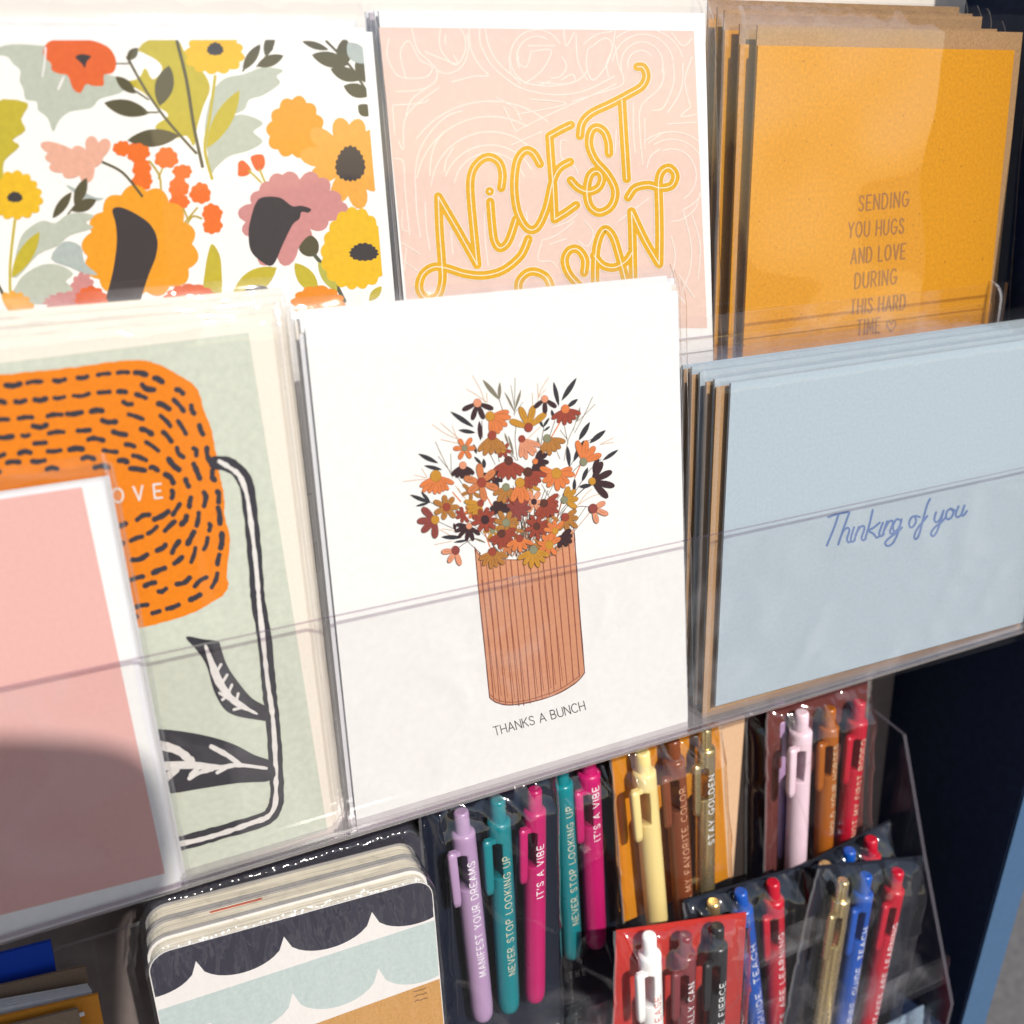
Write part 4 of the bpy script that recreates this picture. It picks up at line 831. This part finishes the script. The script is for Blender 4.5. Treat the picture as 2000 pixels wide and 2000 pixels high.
def pen(root, top, bot, r, mat, text=None, tcol=None, tr=(.25, .8), clip=True, tcap=2.7, clicker=True, tx=.1):
    """top/bottom points of a click pen standing in its pack; parts: barrel with clicker, clip and lettering as sub-parts"""
    ax = (bot - top); Ln = ax.length; ax.normalize(); sd = Vector((0, 1, 0)).cross(ax).normalized()
    if sd.x < 0: sd = -sd
    fw = Vector((0, -1, 0)); hole = (15.5, 31.0) if clip else None
    prof = [(8.2, .72), (8.6, .93), (9.2, 1.0), (11, 1.0), (13, 1.0)]
    if hole: prof += [(15.2, 1), (15.5, 1), (16.2, 1), (23, 1), (30.2, 1), (31.0, 1), (31.4, 1)]
    prof += [(40, 1), (Ln * .6, 1), (Ln - 6, .99), (Ln - 2.5, .93), (Ln - .8, .8), (Ln, .55)]
    b = MB(); rows = []; n = 20
    for d, k in prof:
        row = []
        for i in range(n):
            a = 2 * math.pi * i / n; x = math.cos(a) * r * k; y = math.sin(a) * r * k
            if hole and hole[0] < d < hole[1]: x = max(x, -r * .16)
            row.append(top + ax * d + sd * x + fw * y)
        rows.append(row)
    b.grid(rows, 0, True, closed=True); b.face(rows[0][::-1]); b.face(rows[-1])
    p = b.build('pen', mat, root)
    if clicker:
        b = MB(); b.tube([top + ax * d for d in (0, .25, .9, 4, 8.4)], [r * .45, r * .58, r * .64, r * .64, r * .66], n=16); b.build('clicker', mat, p)
    if clip:
        b = MB(); w = r * .37; cx = -r * 1.36; rows = []
        for d, k in ((13.6, .35), (14.2, .85), (15.4, 1), (25, 1), (34, .95), (36.2, .8), (36.8, .3)):
            c = top + ax * d + sd * cx + fw * (r * .55)
            rows.append([c + sd * (w * k * u) + fw * (w * .9 * k * v) for u, v in ((-.7, -1), (.7, -1), (1, -.7), (1, .7), (.7, 1), (-.7, 1), (-1, .7), (-1, -.7))])
        b.grid(rows, 0, True, closed=True); b.face(rows[0][::-1]); b.face(rows[-1])
        c = top + ax * 13.7
        rows = []
        for x in (cx - w * .4, cx * .5, 0):
            rows.append([c + sd * x + fw * (r * .3 + v) + ax * u for u, v in ((0, 0), (1.9, 0), (1.9, r * .45), (0, r * .45))])
        b.grid(rows, 0, False, closed=True); b.face(rows[0]); b.face(rows[-1][::-1])
        b.build('clip', mat, p)
    if text:
        a = PenArt(top, ax, sd, r)
        u0, u1 = -tr[1] * Ln, -tr[0] * Ln
        a.text(text, (u0, tx * r + tcap / 2), (u1, tx * r + tcap / 2), (0, -tcap), .30, tcol, .34)
        a.build('lettering', p)
    return p
def pack(label, Y, quad, crop, mat, group=None, seed=0, filmmat=None, fq_=None, bulge=None, name='pen_pack', depth=9.5, film_on=True, amp=.8):
    amp *= .8
    q = quadY(crop, quad, Y + 5.2); t = thing(name, label, 'pen pack', ((q[2].x + q[3].x) / 2, Y, min(q[2].z, q[3].z)), group)
    b = MB(); b.slab(q, .7); b.build('backing_card', mat, t)
    if film_on:
        f = quadY(crop, fq_ or quad, Y + 4.0)
        def pouch(p):
            t_ = min(1, max(0, (f[0].z - p.z) / max(1, f[0].z - f[3].z))); xa = f[0].x + (f[3].x - f[0].x) * t_; xb = f[1].x + (f[2].x - f[1].x) * t_
            e = min(p.x - xa, xb - p.x); zt2 = f[0].z + (f[1].z - f[0].z) * max(0, min(1, (p.x - f[0].x) / (f[1].x - f[0].x)))
            return depth * min(1, max(0, e) / 5) ** .6 * min(1, max(0, zt2 - p.z) / 13) ** .7
        sleeve(t, f, filmmat or film_crinkle, gap=0.4, amp=amp, freq=.03, n=96, curl=-.5, seed=seed, depth=.6, crumple=1.9, crease=1.3, extra=bulge or pouch)
    return t
def P4(x, y, Y): return at('p4', x, y, Y)
def P5(x, y, Y): return at('p5', x, y, Y)
def P6(x, y, Y): return at('p6', x, y, Y)
def pc(name, *c, k=.55, rough=.3): return plastic(name, srgb(*c, k), rough)
lav = pc('lavender_plastic', 214, 176, 222); teal = pc('teal_plastic', 20, 152, 162); hot = pc('magenta_plastic', 218, 30, 118, k=.6); cream_p = pc('cream_yellow_plastic', 252, 226, 150, k=.75)
brn_p = pc('brown_plastic', 150, 78, 44); gold_p = plastic('gold_plastic', (.62, .48, .24, 1), .25, .85); blush_p = pc('blush_plastic', 246, 214, 226, k=.75); amber_p = pc('amber_plastic', 190, 104, 20, k=.6)
red_p = pc('red_plastic', 214, 22, 52, k=.6); blue_p = pc('blue_plastic', 24, 92, 196, k=.6); white_p = plastic('white_plastic', (.8, .78, .76, 1), .3); black_p = plastic('black_plastic', (.02, .02, .022, 1), .3); mar_p = pc('clear_rose_plastic', 150, 70, 76)
foil = plastic('gold_foil_lettering', (.80, .70, .50, 1), .35, .3); wlet = paper('white_lettering', (.8, .8, .8, 1), bump=0); dlet = ink(250, 190, 150)
dkfoil = plastic('dull_foil_lettering', (.45, .38, .30, 1), .4, .2)
RA, RB = 256.0, 265.0
t = pack('navy pen pack with lavender, teal and magenta pens, front of its slot', RA, [(60, 400), (985, 180), (1020, 1980), (190, 2080)], 'p4', navy_board, 'navy pen packs beside the notebooks', 81, amp=1.0)
pen(t, P4(345, 495, RA), P4(495, 1885, RA), 4.15, lav, 'MANIFEST YOUR DREAMS', wlet, (.20, .745))
pen(t, P4(592, 415, RA), P4(670, 1828, RA), 4.2, teal, 'NEVER STOP LOOKING UP', foil, (.225, .785))
pen(t, P4(842, 345, RA), P4(842, 1760, RA), 4.1, hot, "IT'S A VIBE", wlet, (.225, .465))
t2 = pack('navy pen pack with teal and magenta pens, behind the lavender one', RB, [(880, 260), (1355, 80), (1410, 2000), (960, 2060)], 'p4', navy_board, 'navy pen packs beside the notebooks', 83, amp=1.0)
pen(t2, P4(1020, 170, RB), P4(1098, 1470, RB), 4.0, teal, 'NEVER STOP LOOKING UP', foil, (.185, .79), clip=False)
pen(t2, P4(1200, 100, RB), P4(1255, 1395, RB), 4.4, hot, "IT'S A VIBE", wlet, (.14, .405))
a = Art('p4', RB + 5.2, base=.25)
a.text('THE', (1078, 1622), (1182, 1596), (-4, -38), 8, (190, 186, 180), .9)
for x, y, w in ((1040, 1790, 170), (1050, 1830, 110), (1090, 1900, 90), (880, 1960, 110)): a.stroke([(x + i * w / 11, y - i * 4 + rng.uniform(-9, 9)) for i in range(12)], 6, (120, 110, 108), 3)
a.build('small_print', t2)
orange_card = paper('orange_backing_card', srgb(236, 150, 22, .6), mottle=.05)
t = pack('orange pen pack with cream, brown and gold pens', RA, [(48, 450), (800, 250), (868, 1340), (140, 1650)], 'p5', orange_card, None, 85, amp=.9)
pen(t, P5(265, 455, RA), P5(372, 1680, RA), 4.5, cream_p, None)
pen(t, P5(478, 370, RA), P5(560, 1660, RA), 4.2, brn_p, 'THIS IS MY FAVORITE COLOR', dlet, (.22, .98))
pen(t, P5(705, 290, RA), P5(705, 1560, RA), 3.9, gold_p, 'STAY GOLDEN', wlet, (.22, .59))
tanb = paper('tan_backing_card', srgb(226, 186, 150, .7), mottle=.04)
t = pack('plain tan pen pack seen edge on between orange and maroon packs', RB - 1, [(790, 250), (985, 200), (900, 1330), (840, 1340)], 'p5', tanb, None, 86, film_on=False)
darkb = paper('dark_brown_backing_card', (.035, .025, .022, 1), mottle=.08)
t = pack('dark brown backed empty pack standing right of the tan one', RB + .8, [(960, 240), (1015, 230), (1010, 1330), (850, 1350)], 'p5', darkb, None, 87, film_on=False)
maroon_card = paper('maroon_backing_card', srgb(118, 58, 54, .62), mottle=.06); maroon_dk = paper('deep_maroon_backing_card', srgb(92, 40, 42, .5), mottle=.06)
t = pack('maroon pen pack behind, with only a lavender clip showing', RB + 1.6, [(998, 180), (1180, 120), (1180, 1340), (990, 1360)], 'p5', maroon_dk, 'maroon pen packs', 88, amp=.6)
pen(t, P5(1215, 90, RB), P5(1190, 1200, RB), 4.2, lav)
t = pack('maroon pen pack in front, with blush, amber and red pens', RA, [(1140, 170), (1842, -30), (1800, 1090), (1120, 1330)], 'p5', maroon_card, 'maroon pen packs', 89, amp=.8)
pen(t, P5(1380, 178, RA), P5(1325, 1500, RA), 4.5, blush_p)
pen(t, P5(1575, 150, RA), P5(1520, 1330, RA), 4.1, amber_p, 'HOLD YOUR HORSES', foil, (.185, .70), clip=True, tx=.25)
pen(t, P5(1782, 105, RA), P5(1660, 1280, RA), 4.2, red_p, 'NOT MY FIRST RODEO', foil, (.19, .76), tx=.15)

FA, FB = 233.0, 243.0
ck = paper('charcoal_backing_card', (.012, .014, .022, 1), mottle=.1, spec=.15)
tg = 'charcoal pen packs in the front row'
t = pack('charcoal pen pack half hidden behind the red pack, with blue and red teacher pens', FB, [(440, 455), (1088, 262), (1040, 1400), (420, 1450)], 'p6', ck, tg, 91, filmmat=film_crinkle, amp=1.1)
pen(t, P6(605, 455, FB), P6(640, 1500, FB), 4.2, gold_p)
pen(t, P6(755, 398, FB), P6(880, 1500, FB), 4.2, blue_p, 'INSPIRE. GUIDE. TEACH', wlet, (.22, .86))
pen(t, P6(935, 345, FB), P6(962, 1450, FB), 4.3, red_p, 'MISTAKES ARE LEARNING', wlet, (.21, .84))
t = pack('charcoal pen pack at the back right with blue and red pen tops showing', FB + 1, [(1095, 262), (1588, 8), (1590, 700), (1000, 900)], 'p6', ck, tg, 92, amp=.7)
pen(t, P6(1360, 168, FB + 1), P6(1290, 1200, FB + 1), 4.2, blue_p)
pen(t, P6(1480, 105, FB + 1), P6(1460, 1150, FB + 1), 4.2, red_p)
pen(t, P6(1228, 245, FB + 1), P6(1170, 1200, FB + 1), 4.2, gold_p)
t = pack('charcoal pen pack leaning to the right at the front, with gold, blue and red pens', FA, [(1185, 262), (1778, 205), (1520, 1400), (930, 1420)], 'p6', ck, tg, 93, amp=1.2)
pen(t, P6(1325, 335, FA), P6(1150, 1450, FA), 4.1, gold_p)
pen(t, P6(1452, 305, FA), P6(1265, 1420, FA), 4.2, blue_p, 'INSPIRE. GUIDE. TEACH', wlet, (.22, .75))
pen(t, P6(1628, 282, FA), P6(1395, 1400, FA), 4.3, red_p, 'MISTAKES ARE LEARNING', wlet, (.22, .77))
red_card = paper('red_backing_card', srgb(214, 58, 50, .6), mottle=.05)
t = pack('red pen pack with white, rose and black pens at the front', FA - 1, [(68, 622), (790, 520), (735, 1430), (40, 1460)], 'p6', red_card, None, 94, amp=1.0)
pen(t, P6(248, 640, FA - 1), P6(275, 1460, FA - 1), 4.3, white_p, 'TASSELS EASE', ink(236, 120, 100), (.35, .85))
pen(t, P6(450, 640, FA - 1), P6(440, 1420, FA - 1), 4.1, mar_p, 'TOTALLY CAN', wlet, (.28, .72))
pen(t, P6(628, 590, FA - 1), P6(600, 1420, FA - 1), 4.2, black_p, 'BE FIERCE', wlet, (.32, .64))
bluegrey = paper('blue_grey_backing_card', srgb(140, 160, 180, .6), mottle=.05)
t = pack('small blue grey backed pack whose top corner shows at the bottom right', 224, [(1560, 1150), (1775, 1035), (1745, 1500), (1500, 1500)], 'p6', bluegrey, None, 95, fq_=[(1540, 1150), (1800, 1035), (1790, 1500), (1480, 1500)], amp=.4, depth=3)

# ---- scallop notebooks
nb_navy = (50, 48, 66); nb_ice = (212, 226, 223); nb_white = (250, 244, 240)
def rounded(q, r, n=6):
    """outline of quad q (TL, TR, BR, BL) with its top corners rounded"""
    q = [Vector(p) for p in q]; out = []
    for i in (0, 1):
        p = q[i]; a = (q[3] - q[0]).normalized() if i == 0 else (q[0] - q[1]).normalized(); c = (q[1] - q[0]).normalized() if i == 0 else (q[2] - q[1]).normalized()
        ctr = p + a * r + c * r
        for k in range(n + 1):
            t = math.pi / 2 * k / n; out.append(ctr - c * r * math.cos(t) - a * r * math.sin(t))
    return out + [q[2], q[3]]
NBY = 236.0
NQ = [(638, 603), (1893, 256), (1972, 1155), (828, 1505)]
nbq = quadY('N', NQ, NBY)
nbt = thing('notebook_set', 'shrink wrapped set of notebooks with navy scallops, pale ice blue bands and a kraft band', 'notebooks', ((nbq[2].x + nbq[3].x) / 2, NBY, nbq[3].z), 'scallop notebook sets')
kraft_band = paper('kraft_band', srgb(214, 158, 88, .72), mottle=.12, scale=1200)
pages = paper('cream_page_edges', (.70, .64, .52, 1), mottle=.28, scale=1500, bump=.3, stretch=(.02, 1, .3))
grey_cover = paper('grey_notebook_cover', (.30, .285, .28, 1), mottle=.05)
cover = paper('notebook_cover', srgb(*nb_white, .74), mottle=.02, rough=.4)
for k in range(3):
    off = Vector((.25 * k, 6.6 * k, .35 * k))
    o1 = [p + off for p in rounded(nbq, 6.5)]; o2 = [p + Vector((0, .6, -.7)) for p in rounded(grow(nbq, -.7, -.7, 0, 0), 6.2)]
    o2 = [p + off for p in o2]
    b = MB(); b.extrude_poly(o1, (0, .35, 0)); b.extrude_poly([p + Vector((0, 5.6, 0)) for p in o1], (0, .35, 0)); nbk = b.build('notebook', cover if k == 0 else grey_cover, nbt)
    b = MB(); b.extrude_poly(o2, (0, 4.9, 0)); b.build('pages', pages, nbk)
    if k == 1:
        b = MB(); pa = nbq[0].lerp(nbq[1], .22) + off + Vector((0, 4.2, -.6)); pb = nbq[0].lerp(nbq[1], .40) + off + Vector((0, 4.2, -.6)); b.slab([pa + Vector((0, 0, .12)), pb + Vector((0, 0, .12)), pb - Vector((0, 0, 1)), pa - Vector((0, 0, 1))], .7); b.build('red_page', ink(222, 118, 96), nbk)
    if k == 0:
        a = Art('N', NBY)
        inner = [p for p in rounded(nbq, 6.5)]
        navy_i = ink(*nb_navy)
        def NP(u, v): return (NQ[0][0] * (1 - u) * (1 - v) + NQ[1][0] * u * (1 - v) + NQ[2][0] * u * v + NQ[3][0] * (1 - u) * v, NQ[0][1] * (1 - u) * (1 - v) + NQ[1][1] * u * (1 - v) + NQ[2][1] * u * v + NQ[3][1] * (1 - u) * v)
        e = .004
        def scallops(v0, v1, xs, col, rise):
            top = []
            for i in range(len(xs) - 1):
                for j in range(14):
                    f = j / 14; u = xs[i] + (xs[i + 1] - xs[i]) * f; x = 2 * f - 1
                    top.append(NP(min(1 - e, max(e, u)), v1 + rise * math.sqrt(max(0, 1 - x * x)) if e <= u <= 1 - e else v1 + rise * math.sqrt(max(0, 1 - x * x))))
            return top
        xs = [-.14, .165, .475, .785, 1.09]
        vv = lambda u: .0
        cq = [NP(e, .004), NP(1 - e, .004), NP(1 - e, .99), NP(e, .99)]
        a.clipq = []
        for p in rounded(grow(nbq, -.25, -.25, -.2, 0), 6.3):
            c = p - EYE; w = c.dot(AZ); a.clipq.append(((1000 + F * c.dot(AX) / w) * 2.2465, (1000 + F * c.dot(AY) / w - 1600) * 2.2465))
        # ice band first, then its scalloped foot, then navy scallops over white
        a.poly([NP(-.2, .275), NP(1.2, .195), NP(1.2, .30), NP(-.2, .42)], nb_ice)
        a.poly([NP(-.2, .36), NP(1.2, .285)] + scallops(0, .36, [-.14, .165, .475, .785, 1.09], nb_ice, .125)[::-1], nb_ice)
        a.poly([NP(-.2, .002), NP(1.2, .002)] + scallops(0, .085, xs, navy_i, .115)[::-1], navy_i)
        a.poly([(600, 1182), (2000, 674), (2000, 1300), (600, 1500)], kraft_band)
        for i in range(3):
            a.stroke([(1815 + i * 3 + q * 6, 757 + i * 21 - q * 1.8 + rng.uniform(-3, 3)) for q in range(10)], 5, (150, 105, 62), 0)
        a.build('printed_cover', nbk)
def wrap(root, q, th, seed, R=2.2, lift=1.0, amp=.95):
    b = MB(); rows = []; H = (q[0] - q[3]).length
    ss = [-H + (H - 4) * k / 40 for k in range(41)] + [-4 + 4 * k / 8 for k in range(1, 9)]
    prof = [(v, 0.0, 0.0) for v in ss] + [(R * math.sin(a), R - R * math.cos(a), a) for a in [math.pi / 2 * k / 8 for k in range(1, 9)]] + [(R, R + (th - R) * k / 16, 1.57) for k in range(1, 17)]
    up = (q[0] - q[3]).normalized(); n = 110
    for v, y, a in prof:
        row = []
        for i in range(n + 1):
            u = i / n; p = q[0].lerp(q[1], u) + up * (v - .6 + (.25 if a else 0)) + Vector((0, y - lift, 0))
            if v < -.5: p = (q[0].lerp(q[1], u)).lerp(q[3].lerp(q[2], u), -v / H) + Vector((0, -lift, 0)) - up * .6
            ed = min(u, 1 - u) * (q[1] - q[0]).length
            p = p - up * (max(0, 6 - ed) ** 2 / 6 * (1 if v > -8 else 0) * max(0, 1 + min(0, v) / 8))
            near = max(0.12, 1 - max(0, -v) / 14)
            w = noise.noise(Vector((p.x * .35, (v + y) * .16, seed))) + .6 * noise.noise(Vector((p.x * .9, (v + y) * .3, seed + 4)))
            d = (Vector((0, -1, 0)) * math.cos(a) + up * math.sin(a)) * (amp * near * w)
            row.append(p + d)
        rows.append(row)
    b.grid(rows, 0, True); b.build('shrink_wrap', film_shrink, root)
wrap(nbt, grow(nbq, .9, .9, .2, 0), 21.5, 5.0)
BKY = 259.5
bk_q = quadY('N', [(640, 400), (1848, 40), (1960, 1155), (800, 1505)], BKY)
bt = thing('notebook_set', 'dark navy notebook in crinkled wrap behind the scallop notebooks', 'notebooks', ((bk_q[2].x + bk_q[3].x) / 2, BKY, bk_q[3].z), 'scallop notebook sets')
b = MB(); o1 = rounded(bk_q, 7.0); b.extrude_poly(o1, (0, .6, 0)); b.extrude_poly([p + Vector((0, 8, 0)) for p in o1], (0, .6, 0)); nbk = b.build('notebook', ink(*nb_navy), bt)
b = MB(); b.extrude_poly([p + Vector((0, .7, -.6)) for p in rounded(grow(bk_q, -.6, -.6, -6.5, 0), 6.5)], (0, 7.2, 0)); b.build('pages', pages, nbk)
wrap(bt, grow(bk_q, .6, .8, .3, 0), 9.0, 9.0, amp=.7)

# ---- paper goods at the bottom left
def flat(label, Y, q, mat, th, cat='card', name='greeting_card', group=None):
    c = quadY('N', q, Y); t = MB(); t.slab(c, th); o = t.build(name, mat, loc=tuple((c[2] + c[3]) / 2)); o['label'] = label; o['category'] = cat
    if group: o['group'] = group
    return o
cobalt = paper('cobalt_card', srgb(18, 66, 182, .8), mottle=.05)
flat('bright cobalt blue card at the bottom left', 262, [(-260, 660), (222, 537), (345, 1200), (-200, 1330)], cobalt, 1.2)
kraft_dk = paper('brown_kraft_paper', srgb(150, 126, 104, .55), mottle=.12, scale=1500)
flat('dull brown envelope in front of the cobalt blue card', 257, [(-260, 790), (376, 645), (470, 1200), (-200, 1330)], kraft_dk, .8, 'envelope', 'envelope')
for k in range(4):
    flat(('front', 'second', 'third', 'rearmost')[k] + ' pale grey card of the small stack at the bottom left', 249.5 + 1.5 * k, [(-260, 888 - 14 * k), (402 - 6 * k, 756 - 9 * k), (480, 1250), (-200, 1350)], paper('pale_grey_card', (.52, .53, .54, 1), mottle=.03), .9, group='pale grey cards at the bottom left')
flat('orange card standing in front of the pale grey stack', 246.5, [(-260, 930), (430, 770), (520, 1250), (-200, 1400)], paper('deep_orange_card', srgb(228, 148, 44, .6), mottle=.05), .9)
flat('small brown kraft envelope in front of the orange card', 243.5, [(-260, 980), (342, 832), (420, 1250), (-200, 1400)], kraft_dk, .8, 'envelope', 'envelope')
flat('white card corner standing between orange card and small brown envelope', 245.2, [(120, 915), (368, 848), (372, 862), (140, 935)], white_env, .5)
